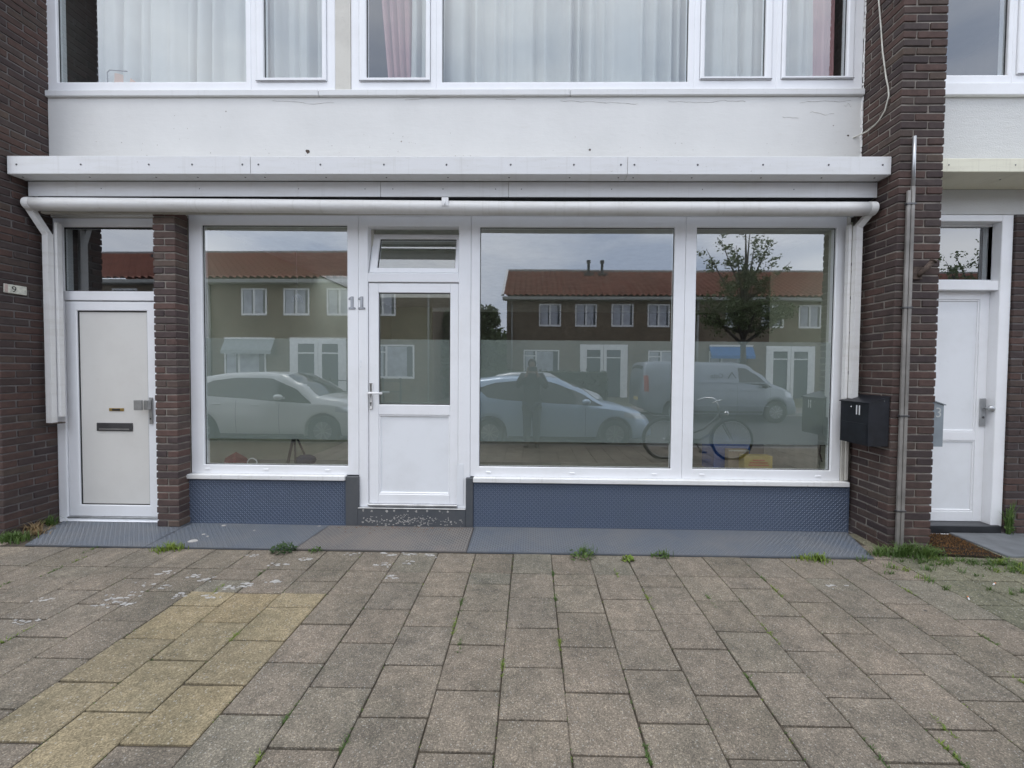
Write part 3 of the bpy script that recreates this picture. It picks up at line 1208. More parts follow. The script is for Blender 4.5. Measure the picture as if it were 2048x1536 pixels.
for z0, z1 in ((.182, .864), (.95, 2.206)):
    MB().box(3.548, 4.260, .094, .11, z0 - .004, z1 + .004).obj('door_panel', 'pvc_inner', door13)
    b_ = MB()
    b_.frame((3.551, 4.257, z0 - .001, z1 + .001), (3.566, 4.242, z0 + .014, z1 - .014), .085, .0945, .003)
    b_.obj('bead', 'pvc', door13)
h13 = MB().box(4.283, 4.336, .066, .0795, 1.005, 1.272, .004).obj('handle_plate', 'zinc', door13)
hh = MB()
hh.tube([(4.325, .066, 1.178), (4.325, .03, 1.178)], [.012, .012], 10)
hh.ball((4.33, .018, 1.178), .032, 1, .7, 1, 12)
hh.obj('door_knob', 'zinc', h13, True)
MB().disc((4.309, .0645, 1.09), .012, 12).obj('lock_cylinder', 'steel_dark', h13)
MB().box(3.40, 4.415, -.03, .16, .0, .082, .006).obj('threshold', 'stone_black', door13)
MB().box(3.392, 7.6, -.002, .1, 2.978, 3.203).obj('head_panel', 'stucco_white', nb)
MB().box(3.392, 7.6, -.002, .1, 3.322, 4.0385).obj('stucco_panel', 'stucco_white', nb)
MB().box(3.392, 7.6, -.334, .0, 3.2035, 3.318, .005).obj('canopy', 'canopy_cream', nb)
sc3 = MB()
for x in (3.50, 4.05, 4.6, 5.2):
    sc3.ball((x, -.335, 3.262), .0065, 1, .5, 1, 6)
    sc3.ball((x + .03, -.20, 3.203), .007, 1, 1, .5, 6)
sc3.obj('screw_heads', 'steel_dark', nb, kind='stuff')
MB().box(3.392, 7.6, -.036, .1, 4.0405, 4.150, .006).obj('ledge_board', 'pvc', nb)
uw13 = upper_window((3.392, 5.6, 4.1535, ZT), [(3.47, 4.335, 4.242)], [(4.41, 5.5, 4.243, 4.475, 5.44, 4.285)], nb)
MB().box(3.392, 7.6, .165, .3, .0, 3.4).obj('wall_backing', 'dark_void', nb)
uwn = MB()
uwn.box(5.603, 7.6, -.004, .1, 4.1515, 5.6)
uwn.box(3.392, 7.6, -.004, .08, 5.601, 7.6)
uwn.obj('upper_wall', 'stucco_white', nb)

# ================================================================== brickwork
CH, BH = .0665, .0545
_bm = {}


def brick_mesh(lx, ly, lz, var, mat):
    key = (round(lx, 3), round(ly, 3), round(lz, 3), var, mat)
    if key not in _bm:
        rnd = random.Random(hash((round(lx * 1000), round(ly * 1000), var)) & 0xffff)
        b = MB().box(-lx / 2, lx / 2, -ly / 2, ly / 2, -lz / 2, lz / 2, .0045)
        b.v = [tuple(c + rnd.uniform(-.0013, .0013) for c in p) for p in b.v]
        _bm[key] = b.mesh('brick', mat)
    return _bm[key]


def brick(parent, x0, x1, y0, y1, z0, rnd, mat='brick', h=BH):
    me = brick_mesh(x1 - x0, y1 - y0, h, rnd.randint(0, 2), mat)
    o = bpy.data.objects.new('brick', me)
    COL.objects.link(o)
    o.parent = parent
    o.location = ((x0 + x1) / 2 + rnd.gauss(0, .0012), (y0 + y1) / 2 + rnd.gauss(0, .0016), z0 + h / 2 + rnd.gauss(0, .0008))
    o.rotation_euler = (rnd.gauss(0, .006), rnd.gauss(0, .004), rnd.gauss(0, .006))
    return o


J = .0115
rnd = random.Random(4)
pr = thing('brick_pier', 'dark brown brick pier on the right with grey pipes and black letterbox', 'brick pier', (3.2, -.2, 0))
PX, PY = 3.03, -.40


def child_box(parent, name, mat, *a):
    b = MB().box(*a)
    o = b.obj(name, mat, parent)
    o.matrix_parent_inverse = Matrix.Translation(parent.location).inverted()
    return o


def at_parent(o):
    o.location = Vector(o.location) - Vector(o.parent.location)


child_box(pr, 'mortar_core', 'mortar', PX + .0085, 3.39 - .0085, PY + .0085, .14, -.08, 5.2)
n = 0
z = -.065
k = 0
while z < 5.05:
    e = rnd.uniform(-.008, .008)
    if k % 2 == 0:
        L = [(PX, PX + .215 + e, PY, PY + .102), (PX + .215 + e + J, 3.39, PY, PY + .102), (PX, PX + .102, PY + .102 + J, -.08 + e), (PX, PX + .102, -.08 + e + J, .02)]
    else:
        L = [(PX, PX + .105 + e, PY, PY + .21 + e), (PX + .105 + e + J, 3.39, PY, PY + .102), (PX, PX + .102, PY + .21 + e + J, .02)]
    for (a, b, c, d) in L:
        at_parent(brick(pr, a, b, c, d, z, rnd))
        n += 1
    z += CH
    k += 1

rnd = random.Random(9)
pl_ = thing('brick_pier', 'dark brick pier at the left edge, carrying the number 9 plate', 'brick pier', (-4.8, -.2, 0))
LX = -4.605
child_box(pl_, 'mortar_core', 'mortar_dark', LX - .45, LX - .0085, PY + .0085, .14, -.08, 5.2)
z = -.060
k = 0
while z < 5.05:
    e = rnd.uniform(-.008, .008)
    if k % 2 == 0:
        L = [(LX - .215 - e, LX, PY, PY + .102), (LX - .102, LX, PY + .102 + J, -.08 + e), (LX - .102, LX, -.08 + e + J, .02)]
        if z < 1.0:
            L.append((LX - .44, LX - .215 - e - J, PY, PY + .102))
    else:
        L = [(LX - .105, LX, PY, PY + .21 + e), (LX - .102, LX, PY + .21 + e + J, .02)]
        if z < 1.0:
            L.append((LX - .325, LX - .105 - J, PY, PY + .102))
    for (a, b, c, d) in L:
        at_parent(brick(pl_, a, b, c, d, z, rnd))
    z += CH
    k += 1

for par, xs, mt in ((pr, (3.03, 3.39), 'mortar'), (pl_, (-5.055, -4.605), 'mortar_dark')):
    ub = MB()
    z = 5.06
    k = 0
    while z < 7.6:
        o_ = .0 if k % 2 else .11
        for side_x in xs:
            t0, t1 = (side_x, side_x + .1) if side_x == xs[0] else (side_x - .1, side_x)
            y_ = -.40 - o_
            while y_ < .0:
                ya, yb = max(-.40, y_), min(.02, y_ + .21)
                if yb - ya > .03:
                    ub.box(t0, t1, ya, yb, z, z + BH, .004)
                y_ += .2215
        ub.box(xs[0] + .1115, xs[1] - .1115, -.40, -.3, z, z + BH, .004)
        z += CH
        k += 1
    u_o = ub.obj('upper_brickwork', 'brick', par, kind='stuff')
    u_o.matrix_parent_inverse = Matrix.Translation(par.location).inverted()
    cu_ = MB().box(xs[0] + .009, xs[1] - .009, -.391, .14, 5.2005, 7.6)
    c_o = cu_.obj('mortar_core', mt, par)
    c_o.matrix_parent_inverse = Matrix.Translation(par.location).inverted()
rnd = random.Random(19)
pp = thing('brick_pilaster', 'narrow brick pilaster between the number 9 door and the left display window', 'pilaster', (-3.39, -.07, 0))
A0, A1, AY = -3.492, -3.284, -.142
child_box(pp, 'mortar_core', 'mortar', A0 + .0085, A1 - .0085, AY + .0085, .1, -.05, 2.985)
z = -.055
k = 0
PH = .0655
while z < 2.93:
    e = rnd.uniform(-.006, .006)
    L = [(A0, A1, AY, AY + .142)] if k % 2 == 0 else [(A0, A0 + .098 + e, AY, AY + .142), (A0 + .098 + e + J, A1, AY, AY + .142)]
    for (a, b, c, d) in L:
        at_parent(brick(pp, a, b, c, d - .004, z, rnd, 'brick_light', PH - .0115))
    z += PH
    k += 1

rnd = random.Random(29)
pq = thing('brick_pilaster', 'brick pilaster at the right edge beyond the number 13 door', 'pilaster', (4.6, .05, 0))
child_box(pq, 'mortar_core', 'mortar_dark', 4.4585, 7.6, -.0115, .16, -.05, 2.975)
ob_ = MB()
z = -.05
k = 0
while z < 2.93:
    x = 4.45
    ln = .102 if k % 2 else .21
    while x < 4.95:
        at_parent(brick(pq, x, x + ln, -.02, .082, z, rnd, 'brick', PH - .0115))
        x += ln + J
        ln = .21
    while x < 7.55:
        ob_.box(x, x + ln, -.02 + rnd.gauss(0, .0016), .05, z, z + PH - .0115, .0045)
        x += ln + J
    z += PH
    k += 1

at_parent(ob_.obj('outer_brickwork', 'brick', pq, kind='stuff'))
# brick front of the house left of the pier
ob2 = MB()
z = -.06
k = 0
while z < 7.5:
    x = LX - (.44 if k % 2 == 0 else .325) - J if z < 1.0 else LX - (.215 if k % 2 == 0 else .105) - J
    while x > -8.0:
        ob2.box(x - .21, x, PY + rnd.gauss(0, .0016), PY + .06, z, z + BH, .0045)
        x -= .21 + J
    z += CH
    k += 1
at_parent(ob2.obj('outer_brickwork', 'brick', pl_, kind='stuff'))
child_box(pl_, 'mortar_core', 'mortar_dark', -8.0, LX - .4505, PY + .0085, .14, -.08, 7.6)

# ================================================================== pavement
bed = MB()
ys = [-.03, -.55, -4.22]
vs = []
for y in ys:
    zz = gz(y) - .011
    vs += [(-14, y, zz), (14, y, zz)]
bed.add(vs, [(1, 0, 2, 3), (3, 2, 4, 5)])
pavement = struct(bed.obj('pavement', 'joint_sand'))
_tm = {}


def tile_mesh(ly, var, mat):
    key = (round(ly, 3), var, mat)
    if key not in _tm:
        r_ = random.Random(hash((round(ly * 1000), var, 7)) & 0xffff)
        b = MB().box(-.151, .151, -ly / 2, ly / 2, -.05, 0, .0045)
        b.v = [(p[0] + r_.uniform(-.0012, .0012), p[1] + r_.uniform(-.0012, .0012), p[2] + r_.uniform(-.0007, .0007)) for p in b.v]
        _tm[key] = b.mesh('paving_stone', mat)
    return _tm[key]


rnd = random.Random(77)
P = .3075
X0 = -.133
rest = MB()
n_tile = 0
tiles = []
JT = .0095
for k in range(-40, 40):
    xa = X0 + P * k
    odd = k % 2 != 0
    # cross joints from the shop towards the street
    edges = [-.557, -.862]
    if odd:
        edges += [-1.012]
    y = edges[-1]
    while y > -4.2:
        y -= .3065
        edges.append(max(y, -4.22))
    if -7 <= k <= -5:
        edges = sorted(set(edges + ([-1.162] if odd else [])), reverse=True)
    if xa > 2.75 or xa < -4.6:
        edges = [-.06, -.25] + edges
    elif xa + P > 2.75:
        edges = [-.30] + edges
    for a, b in zip(edges[:-1], edges[1:]):
        if a - b < .04:
            continue
        yc = (a + b) / 2
        ln = a - b - JT
        d = yc + 3.8
        if -7 <= k <= -5 and yc < -1.16:
            mat = 'paver_yellow'
        elif xa > 2.9 and yc > -1.35:
            mat = 'paver_green'
        else:
            mat = 'paver'
        jx = rnd.gauss(0, .0012)
        zc = gz(yc) + rnd.gauss(0, .0012)
        tiles.append((0 if abs(xa + .15) < 1.36 * d + .25 and d > 1.42 else 1, (xa, yc, ln, mat, jx, zc, a, b)))
tiles.sort(key=lambda t: (t[0], t[1][1] + abs(t[1][0]) * .3))
for vis_, (xa, yc, ln, mat, jx, zc, a, b) in tiles:
    if vis_ == 0 and n_tile < 300:
        o = bpy.data.objects.new('paving_stone', tile_mesh(ln, rnd.randint(0, 2), mat))
        COL.objects.link(o)
        o.parent = pavement
        o.location = (xa + P / 2 + jx, yc, zc)
        o.rotation_euler = (.01 + rnd.gauss(0, .003), rnd.gauss(0, .003), rnd.gauss(0, .0025))
        n_tile += 1
    else:
        rest.box(xa + JT / 2, xa + P - JT / 2, b + JT / 2, a - JT / 2, zc - .05, zc, .004)
rest.obj('outer_paving', 'paver', pavement, kind='stuff')

# chequer plates lying along the shopfront
plates = [
    ('steel_plate', 'dusty blue chequer plate in front of the number 9 door', 'plate_blue', [(-4.24, -.542), (-3.214, -.545), (-3.264, -.03), (-4.52, -.03)]),
    ('steel_plate', 'blue chequer plate with a white paint spot, left of the door step', 'plate_blue', [(-3.209, -.545), (-1.958, -.546), (-1.918, -.042), (-3.259, -.030)]),
    ('steel_plate', 'brown worn chequer plate right below the shop door step', 'plate_worn', [(-1.953, -.546), (-.522, -.549), (-.532, -.042), (-1.913, -.042)]),
    ('steel_plate', 'longest blue grey chequer plate under the middle and right windows', 'plate_blue', [(-.517, -.549), (2.795, -.552), (2.985, -.026), (-.527, -.026)]),
]
for nm_, lab, mat, poly in plates:
    pb = MB()
    n = len(poly)
    pb.prism_z(poly[::1], -.006, .006)
    po = pb.obj(nm_, mat)
    tag(po, lab, 'steel plate', 'chequer plates along the shopfront')
    x0, x1 = min(p[0] for p in poly), max(p[0] for p in poly)

    def inside(u, v, poly=poly):
        for i in range(len(poly)):
            ax, ay = poly[i]
            bx, by = poly[(i + 1) % len(poly)]
            if (bx - ax) * (v - ay) - (by - ay) * (u - ax) < .012 * sqrt((bx - ax) ** 2 + (by - ay) ** 2):
                return False
        return True
    full = lozenges(x0, x1, -.555, -.02, .0215, lambda u, v, h: (u, v, .0062 + h), 1, L=.0135, Wd=.004, h=.0024)
    sub = MB()
    for i in range(0, len(full.v), 8):
        c = [sum(q[j] for q in full.v[i:i + 4]) / 4 for j in range(2)]
        if inside(*c):
            sub.add(full.v[i:i + 8], [(4, 5, 6, 7), (0, 1, 5, 4), (1, 2, 6, 5), (2, 3, 7, 6), (3, 0, 4, 7)])
    if mat == 'plate_worn':
        rb_ = MB()
        random.seed(71)
        for _ in range(60):
            u, v = random.uniform(x0 + .1, x1 - .1), -.05 - abs(random.gauss(0, .07))
            if v < -.5:
                continue
            sz = random.uniform(.002, .009)
            rb_.prism_z([(u + sz * random.uniform(.4, 1.2) * 1.6 * cos(2 * pi * q / 8), v + sz * random.uniform(.4, 1.2) * sin(2 * pi * q / 8)) for q in range(8)], .0056, .0072)
        rb_.obj('rust_flakes', 'rust_orange', po, kind='stuff')
    sub.obj('raised_tread', {'plate_blue': 'plate_tread', 'plate_worn': 'worn_tread'}[mat], po, kind='stuff')

slab = MB().box(3.92, 6.4, -.50, -.035, -.03, .020, .006).obj('door_slab', 'stone_slab')
tag(slab, 'smooth grey stone slab before the number 13 door, beside the coir mat', 'slab')
mat_o = thing('door_mat', 'brown coir door mat lying at the foot of the brick pier', 'door mat', (3.62, -.285, .0), radians(-4))
mm = MB().box(-.25, .25, -.225, .225, .001, .020, .004)
mm.obj('mat_backing', 'coir_dark', mat_o)
bris = MB()
random.seed(6)
for k in range(2600):
    x, y = random.uniform(-.245, .245), random.uniform(-.22, .22)
    if (int((y + .3) / .045) % 2 == 0 and y < -.08) and random.random() < .75:
        continue
    h = random.uniform(.008, .016)
    a = random.uniform(0, pi)
    dx, dy = .0035 * cos(a), .0035 * sin(a)
    bris.add([(x - dx, y - dy, .019), (x + dx, y + dy, .019), (x + random.uniform(-.006, .006), y + random.uniform(-.006, .006), .019 + h)], [(0, 1, 2)])
bris.obj('coir_pile', 'coir', mat_o, kind='stuff')

# white splashes of paint and mortar on the paving
SPL = [(-2.67, -1.1), (-2.52, -1.11), (-2.28, -1.03), (-2.43, -.97), (-2.05, -1.12), (-1.82, -1.03), (-1.93, -.79), (-2.24, -.66), (-2.64, -1.2),
       (-2.32, -1.21), (-2.71, -1.26), (-2.6, -1.31), (-2.71, -1.34), (-3.16, -1.29), (-2.99, -1.5), (-1.77, -.71), (-2.66, -.94), (-1.98, -1.09),
       (-2.1, -1.22), (-1.14, -.61), (-.99, -.60), (-.83, -.61), (-1.11, -.77), (-.92, -.73), (-.99, -.95), (-1.44, -.62), (2.16, -.98)]
sp = MB()
random.seed(31)
for (x, y) in SPL:
    for q in range(random.randint(6, 14)):
        s = random.uniform(.003, .012) * (1.5 if q == 0 else 1)
        cx_, cy_ = x + random.gauss(0, .032), y + random.gauss(0, .014)
        zz = gz(cy_) + .0022
        n = random.randint(8, 12)
        el = random.uniform(1.0, 2.6)
        pts = []
        for i in range(n):
            a = 2 * pi * i / n
            r = s * random.uniform(.25, 1.1)
            pts.append((cx_ + r * el * cos(a), cy_ + r * sin(a)))
        sp.prism_z(pts, zz - .002, zz + .001)
for (x, y, s) in ((-2.91, -.43, .034), (-2.93, -.29, .014), (-2.86, -.33, .011), (-2.54, -.19, .010), (-2.9, -.09, .018), (-2.0, -.07, .012)):
    n = 12
    sp.prism_z([(x + s * random.uniform(.6, 1.1) * 1.3 * cos(2 * pi * i / n), y + s * random.uniform(.6, 1.1) * sin(2 * pi * i / n)) for i in range(n)], .0055, .0092)
sp_o = sp.obj('paint_splashes', 'paint_splash', kind='stuff')
sp_o['label'] = 'white dried paint splashes scattered over the paving and plates'

# ================================================================== fittings on the facade
# awning with drop arms
aw = thing('roller_awning', 'long white rolled awning with side arms hung under the canopy', 'awning', (0, -.2, 2.965))


def rel(o):
    """keep world coordinates of a mesh whose parent is an offset Empty"""
    o.matrix_parent_inverse = Matrix.Translation(o.parent.location).inverted()
    return o


rb = MB()
NS = 40
for s in range(1):
    pts = []
    for i in range(NS + 1):
        t = i / NS
        x = -4.50 + t * 7.435
        zc = 2.968 - .030 * min(1, t * 1.6) + .008 * max(0, t - .6)
        pts.append((x, -.215, zc))
    rb.tube(pts, .058, 20)
rel(rb.obj('roller_tube', 'awning_paint', aw, True))
for x in (-4.525, 2.957):
    e = MB()
    zc = 2.968 if x < 0 else 2.941
    e.tube([(x - .028, -.215, zc), (x + .028, -.215, zc)], .060, 20)
    rel(e.obj('end_cap', 'awning_paint', aw, False))
sl = MB()
sl.box(-4.50, 2.94, -.172, -.135, 2.905, 2.93, .004)
rel(sl.obj('front_rail', 'old_beam', aw))
br_ = MB()
br_.box(-.795, -.735, -.279, -.27, 2.935, 3.01, .003)
br_.box(-.772, -.758, -.295, -.279, 2.945, 2.975, .003)
rel(br_.obj('pull_bracket', 'print_white', aw))
for k_, x, zb in ((0, -4.555, .975), (1, 2.985, 1.02)):
    s = 1 if k_ == 0 else -1
    xb = x + s * .055
    a = MB()
    a.bar((xb, -.12, zb), (xb, -.12, 2.735 if k_ == 0 else 2.83), .055, .045, up=(0, 1, 0))
    a.bar((xb, -.12, 2.72 if k_ == 0 else 2.815), (x, -.235, 2.985 if k_ == 0 else 2.955), .05, .043, up=(0, 1, 0))
    rel(a.obj('arm', 'awning_paint', aw))
    tr_ = MB()
    tr_.box(min(xb + s * .03, xb + s * .055), max(xb + s * .03, xb + s * .055), -.095, -.05, zb + .05, 2.85, .003)
    rel(tr_.obj('guide_track', 'awning_paint', aw))
    pv = MB()
    pv.box(xb - .05, xb + .05, -.14, -.05, zb - .012, zb - .001, .002)
    rel(pv.obj('pivot_bracket', 'rust', aw))

# digits 11 on the mullion
hn = thing('house_number', 'grey metal house number 11 on the white frame left of the shop door', 'house number', (-1.66, 0, 2.13))


def digit_one(cx_, grow=0.0):
    w, h = .064, .117
    g_ = grow
    z0 = 2.072
    return [(cx_ - .030 - g_, z0 - g_), (cx_ + .030 + g_, z0 - g_), (cx_ + .030 + g_, z0 + .012 + g_), (cx_ + .011 + g_, z0 + .014 + g_), (cx_ + .011 + g_, z0 + .116 + g_),
            (cx_ - .006 - g_, z0 + .116 + g_), (cx_ - .030 - g_, z0 + .100 + g_), (cx_ - .030 - g_, z0 + .090 - g_), (cx_ - .011 - g_, z0 + .096 - g_), (cx_ - .011 - g_, z0 + .014 + g_), (cx_ - .030 - g_, z0 + .012 + g_)]


for cx_ in (-1.709, -1.616):
    b = MB()
    b.prism_y(digit_one(cx_, .0018), -.004, .0005, 1)
    b.prism_y(digit_one(cx_, -.001), -.007, -.0042, 0)
    rel(b.obj('digit', ['digit_grey', 'digit_edge'], hn))
# plugged bell holes
bh = thing('bell_plate', 'two small pale filler caps on the frame beside the door handle', 'bell cover', (-1.62, 0, 1.55))
for z_, s in ((1.575, .011), (1.525, .008)):
    rel(MB().box(-1.628 - s, -1.628 + s, -.0025, .0005, z_ - s, z_ + s, .001).obj('cover_cap', 'pvc_inner', bh))

# number 9 plate
np_ = thing('number_plate', 'small off white enamel plate with the number 9 on the left pier', 'number plate', (-4.6, -.285, 2.18))
pb_ = MB().box(-4.606, -4.594, -.366, -.208, 2.147, 2.224, .003)
pbo = rel(pb_.obj('enamel_plate', 'ceramic', np_))
rel(MB().box(-4.5945, -4.5925, -.365, -.342, 2.150, 2.221).obj('pink_band', 'ceramic_pink', np_))
text_obj('9', .075, 'ink', (.0065, -.015, .003), (radians(90), 0, radians(90)), np_, 'digit', .0008)
text_obj('2', .045, 'ceramic_pink', (.0075, -.068, .0), (radians(90), 0, radians(90)), np_, 'digit', .0008)

# black letterbox on the pier's inner side
mb_ = thing('letterbox', 'black steel letterbox numbered 11 on the pier beside the right window', 'letterbox', (3.03, -.24, 1.08))
bx = MB()
# side profile in (x,z): front at x=2.85, back at 3.026
prof = [(2.853, .885), (3.024, .885), (3.024, 1.30), (2.853, 1.248)]
nvs = [(x, -.388, z_) for x, z_ in prof] + [(x, -.082, z_) for x, z_ in prof]
bx.add(nvs, [(0, 1, 2, 3), (7, 6, 5, 4), (1, 0, 4, 5), (2, 1, 5, 6), (3, 2, 6, 7), (0, 3, 7, 4)])
rel(bx.obj('body', 'box_black', mb_))
ld = MB()
lv = [(2.842, 1.246), (3.026, 1.303), (3.026, 1.311), (2.842, 1.254)]
ld.add([(x, -.395, z_) for x, z_ in lv] + [(x, -.075, z_) for x, z_ in lv], [(0, 1, 2, 3), (7, 6, 5, 4), (1, 0, 4, 5), (2, 1, 5, 6), (3, 2, 6, 7), (0, 3, 7, 4)])
rel(ld.obj('lid', 'box_black', mb_))
fd = MB().box(2.849, 2.8525, -.372, -.098, .90, 1.07, .001)
rel(fd.obj('door_flap', 'box_black', mb_))
kb = MB()
kb.ball((2.850, -.205, 1.205), .009, .6, 1, 1, 10)
rel(kb.obj('lock', 'chrome', mb_, True))
sc4 = MB()
sc4.ball((2.98, -.39, 1.27), .004, 1, .6, 1, 6)
rel(sc4.obj('screw', 'chrome', mb_))
for i_, yy in enumerate((-.293, -.263)):
    text_obj('1', .12, 'print_white', (2.8515 - 3.03, yy + .24, 1.178 - 1.08), (radians(90), 0, radians(-90)), mb_, 'digit', .0006)

# grey letterbox of number 13
m13 = thing('letterbox', 'pale grey letterbox numbered 13 half hidden behind the pier', 'letterbox', (3.39, -.2, 1.08))
b3 = MB()
prof = [(3.40, .873), (3.565, .873), (3.565, 1.235), (3.40, 1.29)]
b3.add([(x, -.30, z_) for x, z_ in prof] + [(x, -.06, z_) for x, z_ in prof], [(0, 1, 2, 3), (7, 6, 5, 4), (1, 0, 4, 5), (2, 1, 5, 6), (3, 2, 6, 7), (0, 3, 7, 4)])
rel(b3.obj('body', 'box_grey', m13))
l3 = MB()
lv = [(3.395, 1.292), (3.577, 1.232), (3.577, 1.240), (3.395, 1.300)]
l3.add([(x, -.308, z_) for x, z_ in lv] + [(x, -.055, z_) for x, z_ in lv], [(0, 1, 2, 3), (7, 6, 5, 4), (1, 0, 4, 5), (2, 1, 5, 6), (3, 2, 6, 7), (0, 3, 7, 4)])
rel(l3.obj('lid', 'box_grey', m13))
text_obj('1', .12, 'print_faint', (3.462 - 3.39, -.101, 1.165 - 1.08), (radians(90), 0, 0), m13, 'digit', .0006)
text_obj('3', .12, 'print_faint', (3.522 - 3.39, -.101, 1.165 - 1.08), (radians(90), 0, 0), m13, 'digit', .0006)

# pipes on the pier
cp = thing('cable_conduit', 'grey twin conduit running up the front of the brick pier', 'conduit', (3.115, -.41, 0))
c1 = MB().box(3.082, 3.109, -.432, -.408, .0, 3.01, .005)
rel(c1.obj('left_pipe', 'conduit_grey', cp))
c2 = MB().box(3.1135, 3.142, -.434, -.408, .0, 3.045, .005)
rel(c2.obj('right_pipe', 'conduit_grey', cp))
c3 = MB().tube([(3.130, -.420, 3.046), (3.128, -.420, 3.45)], .0125, 10)
rel(c3.obj('upper_pipe', 'zinc', cp, True))
for z_ in (.35, 1.15, 2.05, 2.9):
    rel(MB().box(3.072, 3.150, -.4365, -.4075, z_ - .008, z_ + .008, .002).obj('clip', 'steel_dark', cp))
# rusty flagpole socket
fh = thing('flagpole_socket', 'rusty iron flagpole socket bolted to the pier next to the conduit', 'flag holder', (3.2, -.4, 2.34))
f1 = MB().box(3.155, 3.235, -.416, -.403, 2.285, 2.39, .003)
rel(f1.obj('base_plate', 'rust', fh))
f2 = MB().tube([(3.20, -.412, 2.315), (3.235, -.432, 2.36), (3.278, -.458, 2.425)], [.020, .020, .022], 10)
f2.tube([(3.276, -.457, 2.422), (3.281, -.460, 2.4295)], [.028, .028], 10)
rel(f2.obj('socket_tube', 'rust', fh, True))
# loose cable
cbl = MB()
cpts = [(3.012, -.165, 5.2), (3.012, -.168, 4.77), (3.013, -.20, 4.5), (3.013, -.223, 4.29), (3.013, -.265, 4.04), (3.012, -.292, 3.93), (3.012, -.300, 3.857),
        (3.012, -.267, 3.755), (3.012, -.215, 3.71), (3.012, -.167, 3.69), (3.01, -.09, 3.682), (2.99, -.04, 3.682), (2.965, -.018, 3.675), (2.945, -.013, 3.668)]
cbl.tube(cpts, .0055, 7)
co_ = cbl.obj('hanging_cable', 'cable_white', None, True)
tag(co_, 'loose off white cable looping down the side of the brick pier', 'cable')

# ================================================================== inside the shop
struct(MB().box(-4.6, 5.0, .10, 6.5, .10, .18).obj('interior_floor', 'int_floor'))
ic = MB()
ic.box(-3.40, 5.0, .12, 2.4, 2.93, 3.0)
ic.box(-3.40, -3.28, 2.4, 4.3, 2.93, 3.0)
ic.box(-1.4, 5.0, 2.4, 4.3, 2.93, 3.0)
ic.box(-3.40, 5.0, 4.3, 6.5, 2.93, 3.0)
# upstand of an unseen rooflight, added to let daylight into the shop
ic.box(-3.34, -3.28, 2.4, 4.3, 3.0, 3.3)
ic.box(-1.40, -1.34, 2.4, 4.3, 3.0, 3.3)
ic.box(-3.28, -1.40, 2.34, 2.4, 3.0, 3.5)
ic.box(-3.28, -1.40, 4.3, 4.36, 3.0, 3.3)
struct(ic.obj('interior_ceiling', 'int_ceiling'))
iw = MB()
iw.box(-3.40, -3.30, .075, 5.6, .18, 2.93)
struct(iw.obj('interior_wall', 'int_wall'))
struct(MB().box(2.995, 3.06, .075, 1.30, .18, 2.93).obj('interior_wall', 'int_wall'))
iw2 = MB()
iw2.box(-3.6, -2.35, 5.6, 5.7, .18, 2.93)
struct(iw2.obj('interior_wall', 'int_wall'))
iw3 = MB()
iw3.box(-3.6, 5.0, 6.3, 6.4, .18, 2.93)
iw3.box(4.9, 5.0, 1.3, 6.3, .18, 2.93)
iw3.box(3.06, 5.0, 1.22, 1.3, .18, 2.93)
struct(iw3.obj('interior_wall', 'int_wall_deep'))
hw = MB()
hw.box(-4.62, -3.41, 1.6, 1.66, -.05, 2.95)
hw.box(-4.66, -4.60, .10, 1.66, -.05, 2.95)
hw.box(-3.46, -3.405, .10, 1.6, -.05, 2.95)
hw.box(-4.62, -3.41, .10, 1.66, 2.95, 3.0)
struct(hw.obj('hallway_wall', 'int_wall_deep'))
wp = tag(MB().box(2.955, 2.99, .35, 1.28, .25, .98, .003).obj('wall_panel', 'panel_pale'), 'pale low panel against the inner wall behind the right window', 'panel')

# things behind the glass
ls_ = thing('pendant_cord', 'thin bare lamp cord hanging inside the left window', 'lamp cord', (-2.86, 1.05, 2.93))
rel(MB().tube([(-2.86, 1.05, 2.93), (-2.858, 1.05, 2.6), (-2.855, 1.05, 2.41)], .004, 6).obj('cord', 'print_white', ls_))
cn = MB()
random.seed(2)
for q in range(9):
    a = random.uniform(0, 6.28)
    cn.tube([(-2.855, 1.05, 2.41), (-2.855 + .05 * cos(a), 1.05 + .04 * sin(a), 2.37 - random.uniform(0, .05)), (-2.855 + .06 * cos(a), 1.05 + .05 * sin(a), 2.30)], .006, 6)
rel(cn.obj('loose_connector', 'print_white', ls_))
tp = thing('folding_stand', 'dark folding stand with a navy cloth behind the left window', 'stand', (-2.4, .35, .2))
tpm = MB()
tpm.tube([(-2.56, .33, .42), (-2.50, .38, .83)], .014, 8)
tpm.tube([(-2.44, .30, .42), (-2.50, .38, .83)], .010, 8)
tpm.tube([(-2.40, .50, .42), (-2.50, .38, .83)], .010, 8)
rel(tpm.obj('leg_frame', 'ink', tp, True))
cl = MB()
cl.ball((-2.38, .38, .53), .11, 1.0, .7, .55, 12)
rel(cl.obj('draped_cloth', 'cloth_navy', tp, True))
rl = thing('red_bag', 'crumpled red bag lying inside the left window corner', 'bag', (-3.05, .28, .5))
rbm = MB()
rbm.add([(-3.13, .18, .45), (-2.98, .18, .45), (-2.95, .36, .45), (-3.16, .36, .45), (-3.12, .22, .58), (-3.02, .24, .64), (-2.97, .32, .56), (-3.10, .34, .58), (-3.04, .2, .60)],
        [(0, 1, 8), (0, 8, 4), (1, 6, 5), (1, 5, 8), (8, 5, 4), (1, 2, 6), (2, 3, 7), (2, 7, 6), (3, 0, 4), (3, 4, 7), (4, 5, 7), (5, 6, 7), (0, 3, 2, 1)])
rel(rbm.obj('bag_body', 'cloth_red', rl))
tm = MB()
tm.tube([(-2.84 + .05 * cos(a), .22, .53 + .05 * sin(a)) for a in [i * pi / 8 for i in range(9)]], .006, 6)
